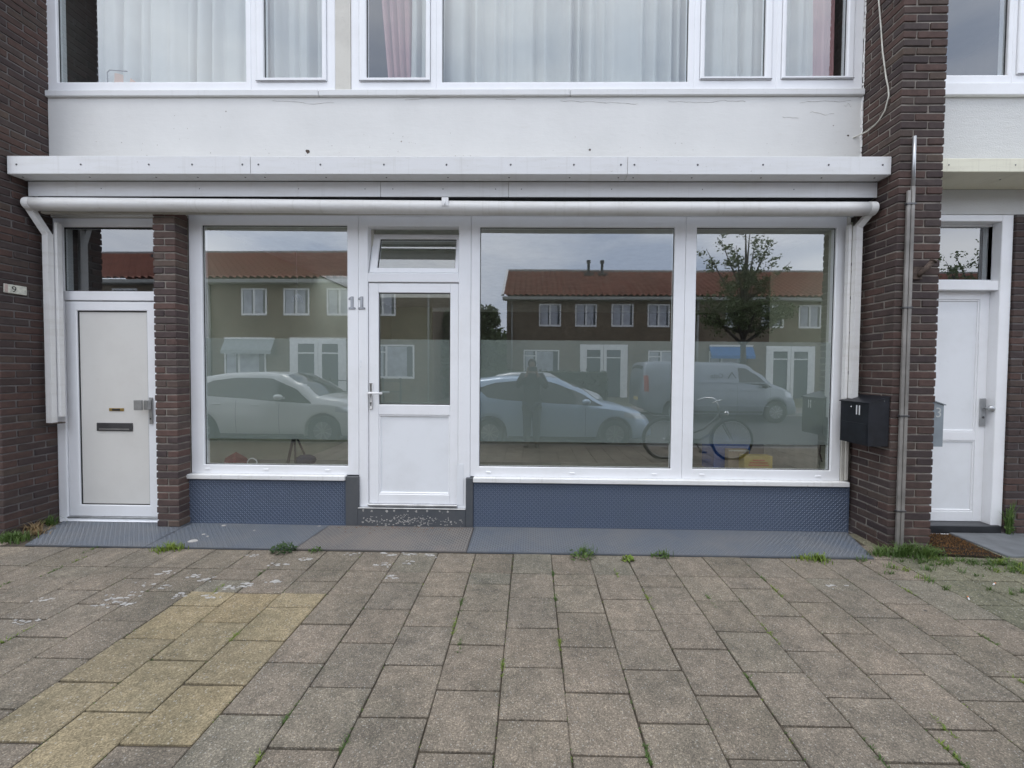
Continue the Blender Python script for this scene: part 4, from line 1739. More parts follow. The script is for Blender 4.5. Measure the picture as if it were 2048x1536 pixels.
tag(tm.obj('tape_roll', 'print_white', None, True), 'white ring of tape standing beside the red bag', 'tape')
display = struct(MB().box(-3.29, 2.99, .10, .78, .18, .44, .01).obj('display_platform', 'platform_felt'))
bc = thing('blue_crate', 'blue plastic crate behind the right window', 'crate', (2.10, .55, .44))
bcm = MB()
bcm.box(1.93, 2.31, .42, .432, .44, .80, .004)
bcm.box(1.93, 2.31, .70, .712, .44, .80, .004)
bcm.box(1.93, 1.942, .433, .699, .44, .80, .004)
bcm.box(2.298, 2.31, .433, .699, .44, .80, .004)
bcm.box(1.942, 2.298, .433, .699, .441, .46)
rel(bcm.obj('crate_shell', 'crate_blue', bc))
rel(MB().box(1.92, 2.32, .408, .419, .775, .80, .003).obj('rim', 'crate_blue', bc))
cb = thing('cardboard_tray', 'open cardboard tray leaning before the blue crate', 'cardboard tray', (2.15, .36, .44))
cbm = MB()
cbm.box(2.04, 2.25, .33, .34, .44, .70)
cbm.box(2.04, 2.25, .401, .405, .44, .70)
cbm.box(2.04, 2.048, .341, .40, .44, .70)
cbm.box(2.242, 2.25, .341, .40, .44, .70)
rel(cbm.obj('tray_shell', 'cardboard', cb))
rel(MB().box(2.04, 2.25, .322, .329, .685, .70).obj('front_rim', 'panel_pale', cb))
yc = thing('yellow_carton', 'yellow printed carton next to the cardboard tray', 'carton', (2.30, .28, .44))
rel(MB().box(2.135, 2.415, .20, .31, .44, .665, .003).obj('carton_shell', 'carton_yellow', yc))
for i_, (z0, w_) in enumerate(((.625, .06), (.60, .09), (.575, .10))):
    rel(MB().box(2.275 - w_, 2.275 + w_, .1965, .1985, z0 - .008, z0 + .006).obj('printed_line', 'print_orange', yc))
wb = thing('wall_router', 'black wall box with a dangling cable inside the right window edge', 'wall box', (2.93, .3, .85))
rel(MB().box(2.905, 2.985, .22, .36, .77, .95, .006).obj('casing', 'ink', wb))
rel(MB().tube([(2.94, .28, .77), (2.935, .28, .68), (2.95, .27, .60)], .006, 6).obj('lead', 'ink', wb))

# rooms above
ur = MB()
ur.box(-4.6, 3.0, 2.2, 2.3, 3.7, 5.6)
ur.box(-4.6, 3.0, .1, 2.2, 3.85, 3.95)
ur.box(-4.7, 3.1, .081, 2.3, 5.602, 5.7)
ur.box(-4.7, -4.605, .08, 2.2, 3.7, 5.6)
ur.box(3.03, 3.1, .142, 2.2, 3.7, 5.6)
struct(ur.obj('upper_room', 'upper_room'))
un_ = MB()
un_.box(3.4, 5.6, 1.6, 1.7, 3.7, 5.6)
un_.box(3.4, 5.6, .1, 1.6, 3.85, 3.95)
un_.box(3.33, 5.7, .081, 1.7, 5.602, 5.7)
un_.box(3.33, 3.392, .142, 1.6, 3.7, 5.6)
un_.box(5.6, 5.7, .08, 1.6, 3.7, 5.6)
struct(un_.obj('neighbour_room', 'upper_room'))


def curtain(name, label, cat, x0, x1, y, mat, folds, seed, x0b=None, x1b=None, z0=3.96, z1=5.59, amp=.062, group=None):
    r_ = random.Random(seed)
    mb = MB()
    nu = int(folds * 12)
    ph = [r_.uniform(0, 6.28) for _ in range(4)]
    nzs = 10
    x0b = x0 if x0b is None else x0b
    x1b = x1 if x1b is None else x1b
    for j in range(nzs + 1):
        t = j / nzs
        z_ = z0 + (z1 - z0) * t
        for i in range(nu + 1):
            u = i / nu
            xa = x0b + (x0 - x0b) * t
            xb = x1b + (x1 - x1b) * t
            w_ = u + .022 * sin(2 * pi * u * 3 + ph[0]) + .012 * sin(2 * pi * u * 7.3 + ph[1])
            s1 = sin(2 * pi * folds * w_ + ph[2] + .5 * sin(t * 2.0 + ph[3]) + .55 * sin(2 * pi * folds * w_ + ph[2]))
            yy = y + amp * (.6 + .4 * sin(2 * pi * u * 2.3 + ph[1])) * (s1 + .25 * sin(4 * pi * folds * w_ + ph[0]))
            mb.v.append((xa + (xb - xa) * u, yy, z_))
    for j in range(nzs):
        for i in range(nu):
            a = j * (nu + 1) + i
            mb.f.append((a, a + 1, a + nu + 2, a + nu + 1))
            mb.m.append(0)
    o = mb.obj(name, mat, None, True)
    return tag(o, label, cat, group)


curtain('net_curtain', 'white net curtain in the widest pane of the left upper window', 'curtain', -4.28, -2.62, .16, 'net_curtain', 11, 1, group='white net curtains upstairs')
curtain('net_curtain', 'narrow white net curtain in the casement left of the cream post', 'curtain', -2.60, -1.86, .15, 'net_curtain', 5, 2, group='white net curtains upstairs')
curtain('net_curtain', 'sliver of white net curtain between pink curtain and frame', 'curtain', -1.18, -.90, .14, 'net_curtain', 3, 3, x0b=-1.20, group='white net curtains upstairs')
curtain('net_curtain', 'broad pleated white net curtain in the middle upper pane', 'curtain', -.90, 1.50, .15, 'net_curtain', 17, 4, group='white net curtains upstairs')
curtain('net_curtain', 'white net curtain in the casement right of the middle upper pane', 'curtain', 1.48, 2.22, .15, 'net_curtain', 5, 5, group='white net curtains upstairs')
curtain('net_curtain', 'white net curtain beside the pink curtain in the rightmost casement', 'curtain', 2.24, 2.66, .16, 'net_curtain', 3, 6, group='white net curtains upstairs')
curtain('pink_curtain', 'dusty pink curtain gathered aside in the casement right of the cream post', 'curtain', -1.52, -1.17, .20, 'pink_curtain', 4, 7, x0b=-1.38, x1b=-1.16)
curtain('pink_curtain', 'pink curtain strip in the rightmost casement by the brick pier', 'curtain', 2.60, 2.90, .22, 'pink_curtain', 3, 8)
ch = thing('chair', 'peach chair back with a wire frame in the left upper window', 'chair', (-4.05, .1, 4.2))
cm = MB()
vsx = []
for i in range(9):
    u = i / 8
    x = -4.08 + .22 * u
    zt = 4.365 - .10 * u * u
    vsx += [(x, .09 + .02 * sin(u * 3), 4.0), (x, .11 + .02 * sin(u * 3), zt)]
cm.add(vsx, [(2 * i, 2 * i + 2, 2 * i + 3, 2 * i + 1) for i in range(8)])
cm.add([(a, b + .02, c) for a, b, c in vsx], [(2 * i + 1, 2 * i + 3, 2 * i + 2, 2 * i) for i in range(8)])
rel(cm.obj('backrest', 'chair_peach', ch, True))
rel(MB().tube([(-4.12, .085, 4.0), (-4.125, .085, 4.35), (-4.10, .085, 4.372), (-3.93, .085, 4.36)], .005, 6).obj('wire_frame', 'ink', ch))
kn = MB()
kn.ball((-.76, .09, 4.20), .055, 1.1, .6, .8, 12)
tag(kn.obj('dark_bowl', 'cloth_navy', None, True), 'dark rounded bowl on the sill inside the middle upper pane', 'bowl')

# ================================================================== plants at the foot of the wall
def blades(mb, x, y, z, n_, h, spread, seed, w=.0035, mi=0, lean=.6):
    r_ = random.Random(seed)
    for _ in range(n_):
        a = r_.uniform(0, 2 * pi)
        rr = abs(r_.gauss(0, spread))
        bx_, by_ = x + rr * cos(a), y + rr * sin(a) * .6
        hh_ = h * r_.uniform(.45, 1.1)
        b = r_.uniform(0, 2 * pi)
        ln = lean * hh_ * r_.uniform(.3, 1.2)
        dx, dy = ln * cos(b), ln * sin(b)
        px_, py_ = -sin(b) * w, cos(b) * w
        p0 = (bx_ - px_, by_ - py_, z)
        p1 = (bx_ + px_, by_ + py_, z)
        p2 = (bx_ + dx * .35 + px_ * .8, by_ + dy * .35 + py_ * .8, z + hh_ * .62)
        p3 = (bx_ + dx * .35 - px_ * .8, by_ + dy * .35 - py_ * .8, z + hh_ * .62)
        p4 = (bx_ + dx, by_ + dy, z + hh_ * .92)
        mb.add([p0, p1, p2, p3, p4], [(0, 1, 2, 3), (3, 2, 4)], mi)


def leaves(mb, x, y, z, n_, h, spread, seed, s=.018, mi=0):
    r_ = random.Random(seed)
    for _ in range(n_):
        a = r_.uniform(0, 2 * pi)
        rr = spread * sqrt(r_.random())
        cx_, cy_, cz_ = x + rr * cos(a), y + rr * .7 * sin(a), z + h * r_.random() * (1 - .6 * rr / spread)
        u = Vector((r_.gauss(0, 1), r_.gauss(0, 1), r_.gauss(0, .5))).normalized()
        v_ = u.cross(Vector((r_.gauss(0, .4), r_.gauss(0, .4), 1))).normalized()
        s_ = s * r_.uniform(.5, 1.1)
        c = Vector((cx_, cy_, cz_))
        mb.add([c - u * s_, c - v_ * s_ * .45, c + u * s_, c + v_ * s_ * .45], [(0, 1, 2, 3)], mi)


WG = 'weeds along the foot of the shopfront'


def weed(name, label, fn, mats, cat='weed'):
    b = MB()
    fn(b)
    o = b.obj(name, mats)
    tag(o, label, cat, WG)
    return o


weed('grass_tuft', 'green grass clump at the corner of the left pier', lambda b: blades(b, -4.47, -.45, -.01, 420, .085, .065, 1), 'grass_green', 'grass tuft')
weed('grass_tuft', 'dry straw coloured grass between left pier and steel plate', lambda b: (blades(b, -4.50, -.27, .0, 90, .09, .06, 3, lean=1.3, mi=0), blades(b, -4.53, -.13, .0, 70, .10, .05, 4, mi=1, lean=1.0), blades(b, -4.42, -.33, .0, 60, .05, .05, 5, lean=1.5, mi=0)), ['grass_dry', 'grass_green'], 'grass tuft')
weed('grass_tuft', 'bright green grass tuft at the plate edge below the brick pilaster', lambda b: (blades(b, -2.95, -.575, -.005, 120, .07, .05, 6, lean=1.0), blades(b, -3.02, -.61, -.005, 60, .05, .05, 7)), 'grass_bright', 'grass tuft')
weed('leafy_weed', 'dark leafy weed at the plate edge left of the door step', lambda b: leaves(b, -2.02, -.585, .0, 130, .09, .10, 8, .022), 'weed_dark')
weed('leafy_weed', 'small green weed at the plate edge under the door step', lambda b: leaves(b, -1.76, -.575, .0, 45, .05, .055, 9, .018), 'grass_green')
weed('leafy_weed', 'wiry green weed in front of the middle window plate', lambda b: (leaves(b, .42, -.59, .0, 90, .08, .12, 10, .02), blades(b, .44, -.57, .0, 50, .10, .06, 11, .002)), 'grass_green')
weed('leafy_weed', 'yellow green weed in the paving below the middle window', lambda b: leaves(b, .79, -.64, .0, 60, .05, .05, 12, .022), 'grass_bright')
weed('leafy_weed', 'thin green weed at the plate edge under the window mullion', lambda b: (leaves(b, 1.06, -.57, .0, 60, .06, .08, 13, .02), blades(b, 1.1, -.58, .0, 30, .08, .05, 14, .002)), 'grass_green')
weed('grass_tuft', 'pale green tuft at the right end of the plate edge', lambda b: (blades(b, 2.31, -.59, .0, 110, .06, .06, 15, lean=1.0), blades(b, 2.2, -.575, .0, 50, .04, .05, 16)), 'grass_bright', 'grass tuft')
weed('grass_tuft', 'ragged grass growing round the foot of the right pier', lambda b: [blades(b, 2.86 + .075 * q, -.49 + .02 * sin(q * 2.1), .0, 70, (.05, .08, .10, .11, .12, .12, .08, .05)[q], .05, 18 + q, lean=1.0) for q in range(8)], 'grass_green', 'grass tuft')
weed('tall_weed', 'tall drooping weed beside the right end of the number 13 doorstep', lambda b: (blades(b, 4.45, -.05, .0, 26, .36, .02, 24, .005, lean=.3), leaves(b, 4.45, -.06, .06, 34, .26, .04, 25, .024)), 'grass_green', 'weed')
gr = MB()
GR = [(-.45, -1.21), (-.44, -1.46), (-.38, -1.62), (-.14, -1.76), (.16, -1.21), (.17, -1.61), (.48, -2.24), (.79, -1.17), (.18, -.85), (.65, -.86),
      (1.2, -1.17), (1.71, -1.05), (1.69, -.87), (1.4, -1.5), (1.1, -1.85), (2.64, -1.01), (1.43, -2.23), (1.8, -2.09), (1.72, -2.23), (1.71, -2.19), (2.64, -1.48), (2.45, -1.8),
      (-3.61, -.61), (-3.55, -.77), (-3.56, -.94), (-1.69, -1.59), (-3.64, -1.12), (-2.95, -1.64), (-1.07, -2.11), (-1.06, -2.31), (-2.0, -.9), (-2.13, -1.15), (-.76, -2.22)]
for i, (x, y) in enumerate(GR):
    # snap to the nearest joint so the blades grow between stones
    kx = round((x - X0) / P)
    if abs(X0 + P * kx - x) < .06:
        x = X0 + P * kx
    for q in range(9):
        yq = y + random.gauss(0, .035)
        xq = x + random.gauss(0, .003)
        blades(gr, xq, yq, gz(yq) - .008, 5, .022, .006, 1000 + 10 * i + q, .0018, mi=i % 2, lean=1.2)
        leaves(gr, xq, yq, gz(yq) - .005, 3, .008, .010, 2000 + 10 * i + q, .006, mi=i % 2)
random.seed(44)
for i in range(150):
    x = random.uniform(2.6, 4.4)
    y = -.58 - random.random() ** 1.5 * .55
    if random.random() < .75:
        line = -.47 - .22 * (x - 3.0)
        y = line + random.gauss(0, .07)
    if y > -.52 and x < 4.0:
        continue
    blades(gr, x, y, gz(y) - .004, 16, .045, .03, 400 + i, .0025, mi=0 if random.random() < .7 else 1, lean=1.3)
for i in range(520):
    k_ = random.randint(-9, 10)
    x = X0 + P * k_ + random.gauss(0, .003)
    y = random.uniform(-2.3, -.6)
    leaves(gr, x, y, gz(y) - .006, 7, .007, .014, 700 + i, .005, mi=0 if random.random() < .8 else 1)
jg = gr.obj('joint_grass', ['grass_green', 'grass_bright'], kind='stuff')
jg['label'] = 'grass and moss growing in the paving joints'
for (x, y, a, lab) in ((3.33, -.92, .5, 'cigarette end lying in the grass right of the pier'), (2.95, -1.11, .9, 'cigarette end on bare paving nearer the camera')):
    cg = thing('cigarette_end', lab, 'cigarette end', (x, y, gz(y) + .006), a, 'cigarette ends on the paving')
    MB().tube([(-.012, 0, 0), (.016, 0, 0)], .0042, 8).obj('paper', 'print_white', cg, True)
    MB().tube([(.0162, 0, 0), (.036, 0, 0)], .0043, 8).obj('filter_tip', 'print_orange', cg, True)

# ================================================================== the street behind the camera
struct(MB().box(-40, 45, -10.7, -4.345, -.40, -.13).obj('road', 'asphalt'))
kb_ = MB()
kb_.box(-40, 45, -4.342, -4.222, -.3, gz(-4.22), .008)
struct(kb_.obj('kerb', 'kerb_stone'))
kb2 = MB().box(-40, 45, -10.82, -10.7025, -.3, -.02, .008)
struct(kb2.obj('kerb', 'kerb_stone'))
struct(MB().box(-40, 45, -12.8, -10.8225, -.3, -.022).obj('far_pavement', 'far_paving'))
struct(MB().box(-60, 60, -60, -12.803, -.3, -.026).obj('garden_ground', 'garden_soil'))


def lerp(pts, x):
    if x <= pts[0][0]:
        return pts[0][1]
    for (a, b), (c, d) in zip(pts[:-1], pts[1:]):
        if x <= c:
            t = (x - a) / (c - a)
            t = t * t * (3 - 2 * t) * .5 + t * .5
            return b + (d - b) * t
    return pts[-1][1]


def vehicle(name, label, cat, loc, paint, spec, rz=0.0):
    """local x forward, y to the left; z from the road. spec holds the profile curves"""
    o = thing(name, label, cat, loc, rz)
    Ln, Wd = spec['len'], spec['wid'] / 2
    top, belt, plan, roofw = spec['top'], spec['belt'], spec['plan'], spec['roofw']
    wx, wr_ = spec['wheels'], spec['r']
    ar = wr_ + .055
    NXS = 110

    def side(x, z_):
        w = Wd * lerp(plan, x)
        zb = lerp(belt, x)
        zt = lerp(top, x)
        if z_ <= zb:
            t = (z_ - .2) / max(.05, zb - .2)
            return w * (.965 + .045 * sin(pi * min(1, max(0, t)) * .9))
        t = (z_ - zb) / max(.03, zt - zb)
        ww = Wd * lerp(roofw, x)
        return w * 0.975 * (1 - t) + ww * t
    mb = MB()
    rows = []
    for i in range(NXS + 1):
        x = Ln * i / NXS
        zt, zb = lerp(top, x), lerp(belt, x)
        zl = lerp(spec['low'], x)
        for c in wx:
            if abs(x - c) < ar:
                zl = max(zl, wr_ + sqrt(ar * ar - (x - c) ** 2))
        zb = max(zb, zl + .04)
        zt = max(zt, zb + .02)
        pts = [(0, zl)]
        zs = [zl, zl + .03 * (zb - zl), zl + .3 * (zb - zl), zl + .65 * (zb - zl), zl + .93 * (zb - zl), zb, zb + .25 * (zt - zb), zb + .55 * (zt - zb), zb + .86 * (zt - zb)]
        half = [(side(x, q) * (.97 if k == 0 else 1), q) for k, q in enumerate(zs)]
        ww = side(x, zt)
        crown = zt + spec.get('crown', .035) * min(1, (zt - zb) / .2)
        half += [(ww * .93, zt + (crown - zt) * .25), (ww * .6, zt + (crown - zt) * .75), (0, crown)]
        half = [(0, zl)] + half
        prof = [(y_, z_) for y_, z_ in half] + [(-y_, z_) for y_, z_ in half[-2:0:-1]]
        rows.append([(x, y_, z_) for y_, z_ in prof])
    m_ = len(rows[0])
    mb.v = [p for r_ in rows for p in r_]
    for i in range(NXS):
        for k in range(m_):
            a = i * m_ + k
            b = i * m_ + (k + 1) % m_
            mb.f.append((a, b, b + m_, a + m_))
            mb.m.append(0)
    mb.f.append(tuple(range(m_))[::-1])
    mb.m.append(0)
    mb.f.append(tuple(NXS * m_ + k for k in range(m_)))
    mb.m.append(0)
    mb.obj('body', paint, o, True)
    MB().box(.5, Ln - .5, -Wd * .8, Wd * .8, .17, .42).obj('underbody', 'car_trim', o)

    def side_panel(nm_, mat, x0, x1, lo, hi, off, sgn):
        p = MB()
        nx_, nz_ = 14, 4
        for i in range(nx_ + 1):
            x = x0 + (x1 - x0) * i / nx_
            a, b = lo(x), max(lo(x) + .002, hi(x))
            for j in range(nz_ + 1):
                z_ = a + (b - a) * j / nz_
                p.v.append((x, sgn * (side(x, z_) + off), z_))
        for i in range(nx_):
            for j in range(nz_):
                a = i * (nz_ + 1) + j
                q = (a, a + nz_ + 1, a + nz_ + 2, a + 1)
                p.f.append(q if sgn < 0 else q[::-1])
                p.m.append(0)
        return p.obj(nm_, mat, o, True)
    for sgn in (1, -1):
        for (x0, x1, lo, hi) in spec['glass']:
            side_panel('side_window', 'car_glass', x0, x1, (lambda x, lo=lo: lerp(lo, x)), (lambda x, hi=hi: lerp(hi, x)), .007, sgn)
        for x in spec['seams']:
            side_panel('door_seam', 'car_trim', x - .004, x + .004, lambda x: .26, lambda x: lerp(belt, x) - .02, .003, sgn)
        for (x, z_) in spec['handles']:
            MB().box(x - .09, x + .09, sgn * (side(x, z_) + .012) - .012, sgn * (side(x, z_) + .012) + .012, z_ - .016, z_ + .016, .008).obj('door_handle', paint, o)
        hx0, hx1, hz0, hz1 = spec['head']
        side_panel('headlight', 'lamp_clear', hx0, hx1, lambda x: hz0 + .35 * (hz1 - hz0) * (hx1 - x) / (hx1 - hx0), lambda x: min(hz1 - (hz1 - hz0) * .3 * (x - hx0) / (hx1 - hx0), lerp(top, x) - .01), .006, sgn)
        tx0, tx1, tz0, tz1 = spec['tail']
        side_panel('tail_light', 'lamp_red', tx0, tx1, lambda x: tz0, lambda x: tz1, .006, sgn)
        mx_, mz_ = spec['mirror']
        mr_ = MB()
        mr_.ball((mx_, sgn * (Wd + .10), mz_), .1, .95, .9, .62, 12)
        mr_.bar((mx_ + .02, sgn * (Wd - .06), mz_ - .03), (mx_, sgn * (Wd + .04), mz_ - .02), .06, .04)
        mr_.obj('wing_mirror', spec.get('mirror_mat', paint), o, True)
        sk = spec['skirt']
        side_panel('sill_trim', 'car_trim', wx[0] + ar + .02, wx[1] - ar - .02, lambda x: sk[0], lambda x: sk[1], .004, sgn)
    # windscreen and rear glass on the loft
    for nm_, (x0, x1) in (('windscreen', spec['screen']), ('rear_window', spec['rear'])):
        p = MB()
        for i in range(11):
            x = x0 + (x1 - x0) * i / 10
            zt, zb = lerp(top, x), lerp(belt, x)
            ww = side(x, zt) * .86
            for j in range(7):
                s = -1 + 2 * j / 6
                p.v.append((x, ww * s, zt + .012 + spec.get('crown', .035) * (1 - s * s) * min(1, max(0, (zt - zb) / .2))))
        for i in range(10):
            for j in range(6):
                a = i * 7 + j
                p.f.append((a, a + 7, a + 8, a + 1))
                p.m.append(0)
        p.obj(nm_, 'car_glass', o, True)
    for c in wx:
        for sgn in (1, -1):
            yc_ = sgn * (Wd * .985 - .10)
            t_ = MB()
            ringp = []
            NT = 28
            pf = [(-.095, wr_ * .62), (-.10, wr_ * .9), (-.085, wr_), (.085, wr_), (.10, wr_ * .9), (.095, wr_ * .62)]
            for k in range(NT):
                a = 2 * pi * k / NT
                for (dy, rr) in pf:
                    t_.v.append((c + rr * cos(a), yc_ + dy, wr_ + rr * sin(a)))
            q = len(pf)
            for k in range(NT):
                for j in range(q - 1):
                    t_.f.append((k * q + j, k * q + j + 1, ((k + 1) % NT) * q + j + 1, ((k + 1) % NT) * q + j))
                    t_.m.append(0)
            w_ = t_.obj('wheel', 'tyre', o, True)
            rm = MB()
            rm.tube([(c, yc_ + sgn * .06, wr_), (c, yc_ + sgn * .075, wr_)], wr_ * .63, 24)
            ro = rm.obj('rim', 'alloy_dark', w_)
            for s in range(spec.get('spokes', 9)):
                a = 2 * pi * s / spec.get('spokes', 9) + .3
                MB().bar((c, yc_ + sgn * .082, wr_), (c + wr_ * .6 * cos(a), yc_ + sgn * .082, wr_ + wr_ * .6 * sin(a)), .016, .045, up=(0, 1, 0)).obj('spoke', 'alloy', w_)
    # bumpers' number plates
    MB().box(Ln - .03, Ln + .012, -.26, .26, .36, .47, .004).obj('number_plate', 'carton_yellow', o)
    MB().box(-.012, .03, -.26, .26, .62, .73, .004).obj('number_plate', 'carton_yellow', o)
    return o


HATCH = dict(len=4.05, wid=1.74,
             top=[(0, .86), (.05, 1.06), (.14, 1.24), (.38, 1.39), (.9, 1.45), (1.6, 1.465), (2.05, 1.42), (2.5, 1.23), (3.02, .93), (3.3, .885), (3.75, .77), (3.95, .64), (4.05, .50)],
             belt=[(0, .76), (.3, .96), (1.0, .955), (2.0, .90), (2.9, .845), (3.3, .80), (3.75, .69), (4.05, .44)],
             plan=[(0, .80), (.12, .93), (.6, .99), (1.5, 1.0), (3.0, .99), (3.6, .93), (3.9, .80), (4.05, .62)],
             roofw=[(0, .72), (.4, .70), (.9, .69), (2.0, .67), (2.6, .72), (3.05, .82), (3.6, .78), (4.05, .55)],
             low=[(0, .36), (.35, .22), (.8, .20), (3.4, .20), (3.8, .20), (4.05, .26)],
             wheels=(.66, 3.23), r=.305,
             glass=[(.42, 2.98, [(.42, 1.19), (.62, 1.03), (1.1, .985), (2.2, .925), (2.98, .88)], [(.42, 1.23), (.75, 1.34), (1.3, 1.385), (1.9, 1.365), (2.45, 1.18), (2.98, .89)])],
             seams=(1.42, 2.62), handles=((1.62, .80),), head=(3.42, 3.98, .60, .76), tail=(.03, .2, .80, 1.02), mirror=(2.62, .98), skirt=(.20, .25), screen=(2.12, 2.98), rear=(.08, .38))
COMPACT = dict(len=4.02, wid=1.74,
               top=[(0, .82), (.07, 1.0), (.2, 1.22), (.5, 1.40), (1.0, 1.475), (1.7, 1.50), (2.2, 1.46), (2.6, 1.28), (3.06, 1.0), (3.4, .96), (3.8, .83), (3.95, .70), (4.02, .52)],
               belt=[(0, .80), (.35, .98), (1.2, .955), (2.2, .90), (2.75, .845), (3.05, .86), (3.4, .84), (3.8, .72), (4.02, .46)],
               plan=[(0, .82), (.15, .94), (.6, .99), (1.5, 1.0), (3.0, .99), (3.6, .94), (3.88, .82), (4.02, .64)],
               roofw=[(0, .74), (.4, .72), (1.0, .72), (2.1, .71), (2.7, .76), (3.1, .84), (3.6, .80), (4.02, .56)],
               low=[(0, .36), (.35, .22), (.8, .20), (3.4, .20), (3.8, .20), (4.02, .26)],
               wheels=(.66, 3.2), r=.315,
               glass=[(.45, 2.95, [(.45, 1.13), (.7, 1.03), (1.4, .985), (2.3, .92), (2.95, .885)], [(.45, 1.16), (.8, 1.34), (1.3, 1.40), (2.0, 1.40), (2.5, 1.22), (2.95, .90)])],
               seams=(1.4, 2.3), handles=((1.0, .86), (1.8, .84)), head=(3.45, 3.95, .66, .82), tail=(.03, .2, .80, 1.04), mirror=(2.35, 1.02), skirt=(.20, .25), screen=(2.25, 3.02), rear=(.1, .45))
VAN = dict(len=4.95, wid=1.92, crown=.05,
           top=[(0, 1.45), (.03, 1.70), (.12, 1.83), (.5, 1.86), (2.9, 1.85), (3.25, 1.80), (3.7, 1.52), (4.15, 1.17), (4.45, 1.08), (4.75, .96), (4.88, .75), (4.95, .55)],
           belt=[(0, 1.22), (2.6, 1.21), (3.4, 1.14), (4.2, 1.06), (4.6, .95), (4.95, .48)],
           plan=[(0, .93), (.1, .985), (1.0, 1.0), (3.6, .99), (4.4, .93), (4.8, .80), (4.95, .66)],
           roofw=[(0, .80), (.4, .82), (3.0, .80), (3.6, .80), (4.2, .84), (4.95, .58)],
           low=[(0, .42), (.35, .26), (4.3, .24), (4.7, .24), (4.95, .3)],
           wheels=(.98, 4.14), r=.335,
           glass=[(2.98, 4.02, [(2.98, 1.24), (3.5, 1.18), (4.02, 1.10)], [(2.98, 1.70), (3.2, 1.69), (3.5, 1.52), (4.02, 1.12)])],
           seams=(1.55, 2.92, 3.95), handles=((2.75, 1.02), (3.1, 1.02)), head=(4.45, 4.9, .72, .98), tail=(.02, .16, .95, 1.45), mirror=(3.72, 1.14), skirt=(.30, .36), screen=(3.3, 4.1), rear=(.02, .05),
           mirror_mat='car_trim')
# parked along the kerb, right behind the photographer
vehicle('parked_car', 'white compact car parked left, reflected in the left display window', 'car', (-7.50, -4.30 - .87, -.13), 'car_white', COMPACT)
vehicle('parked_car', 'pale blue hatchback mirrored behind the photographer in the middle window', 'car', (-1.50, -4.32 - .87, -.13), 'car_blue_silver', HATCH)
vehicle('parked_car', 'silver car across the street, seen over the blue hatchback roof', 'car', (-1.6, -8.95 - .87, -.13), 'car_silver', dict(COMPACT))
van = vehicle('delivery_van', 'silver delivery van mirrored in the right display window', 'van', (3.55, -8.75 - .96, -.13), 'van_silver', VAN)
# dark lettering on the van's pavement side
vt = text_obj('Cute', .20, 'car_trim', (2.25, .985, 1.45), (radians(90), 0, radians(180)), van, 'lettering', .003)
vl = MB()
vl.bar((2.62, .955, 1.38), (2.74, .935, 1.56), .012, .03, up=(0, 1, 0))
vl.bar((2.74, .935, 1.56), (2.86, .955, 1.38), .012, .03, up=(0, 1, 0))
vl.obj('roof_logo', 'car_trim', van)
vs_ = MB()
for z_ in (1.24, 1.00, .52):
    vs_.box(1.0, 3.9, .955, .975, z_ - .012, z_ + .012, .004)
vs_.obj('side_moulding', 'van_silver', van)

# bicycle
bk = thing('bicycle', 'black city bicycle on its stand, mirrored at the mullion between windows', 'bicycle', (2.86, -3.05, gz(-3.05)), 0)
WR = .345
for c in (-.56, .60):
    t_ = MB()
    t_.tube([(c + WR * cos(2 * pi * k / 36), 0, WR + WR * sin(2 * pi * k / 36)) for k in range(37)], .023, 8, caps=False)
    w_ = t_.obj('wheel', 'tyre', bk, True)
    r_ = MB()
    r_.tube([(c + (WR - .03) * cos(2 * pi * k / 36), 0, WR + (WR - .03) * sin(2 * pi * k / 36)) for k in range(37)], .010, 6, caps=False)
    r_.obj('rim', 'alloy', w_, True)
    s_ = MB()
    for k in range(24):
        a = 2 * pi * k / 24
        s_.tube([(c, .02 * (-1) ** k, WR), (c + (WR - .03) * cos(a), 0, WR + (WR - .03) * sin(a))], .0014, 4, caps=False)
    s_.obj('spokes', 'alloy', w_, kind='stuff')
    MB().tube([(c, -.05, WR), (c, .05, WR)], .022, 10).obj('hub', 'chrome', w_, True)
    m_ = MB()
    a0 = radians(20 if c < 0 else 60)
    a1 = radians(195 if c < 0 else 190)
    for k in range(16):
        a = a0 + (a1 - a0) * k / 15
        b = a0 + (a1 - a0) * (k + 1) / 15
        for y_ in (-.03,):
            rr = WR + .03
            m_.add([(c + rr * cos(a), -.03, WR + rr * sin(a)), (c + rr * cos(a), .03, WR + rr * sin(a)), (c + rr * cos(b), .03, WR + rr * sin(b)), (c + rr * cos(b), -.03, WR + rr * sin(b))], [(0, 1, 2, 3)])
    m_.obj('mudguard', 'bike_black', bk)
fr_ = MB()
fr_.tube([(-.05, 0, .29), (-.20, 0, .62), (-.26, 0, .80)], .016, 8)
fr_.tube([(-.05, 0, .29), (.20, 0, .42), (.40, 0, .72)], .019, 8)
fr_.tube([(-.12, 0, .44), (.12, 0, .53), (.385, 0, .80)], .015, 8)
fr_.tube([(.405, 0, .70), (.36, 0, .88)], .020, 8)
for s in (-.05, .05):
    fr_.tube([(-.56, s, WR), (-.05, s * .6, .29)], .010, 6)
    fr_.tube([(-.56, s, WR), (-.21, s * .5, .64)], .008, 6)
    fr_.tube([(.60, s, WR), (.47, s, .58), (.405, s * .6, .70)], .011, 6)
fr_.obj('frame', 'bike_black', bk, True)
hb = MB()
hb.tube([(.36, 0, .88), (.335, 0, 1.0)], .013, 8)
hb.tube([(.12, -.29, 1.0), (.24, -.28, 1.045), (.34, -.16, 1.05), (.345, 0, 1.01), (.34, .16, 1.05), (.24, .28, 1.045), (.12, .29, 1.0)], .011, 8)
hb.obj('handlebar', 'chrome', bk, True)
MB().ball((-.28, 0, .83), .11, 1.25, .75, .4, 12).obj('saddle', 'bike_black', bk, True)
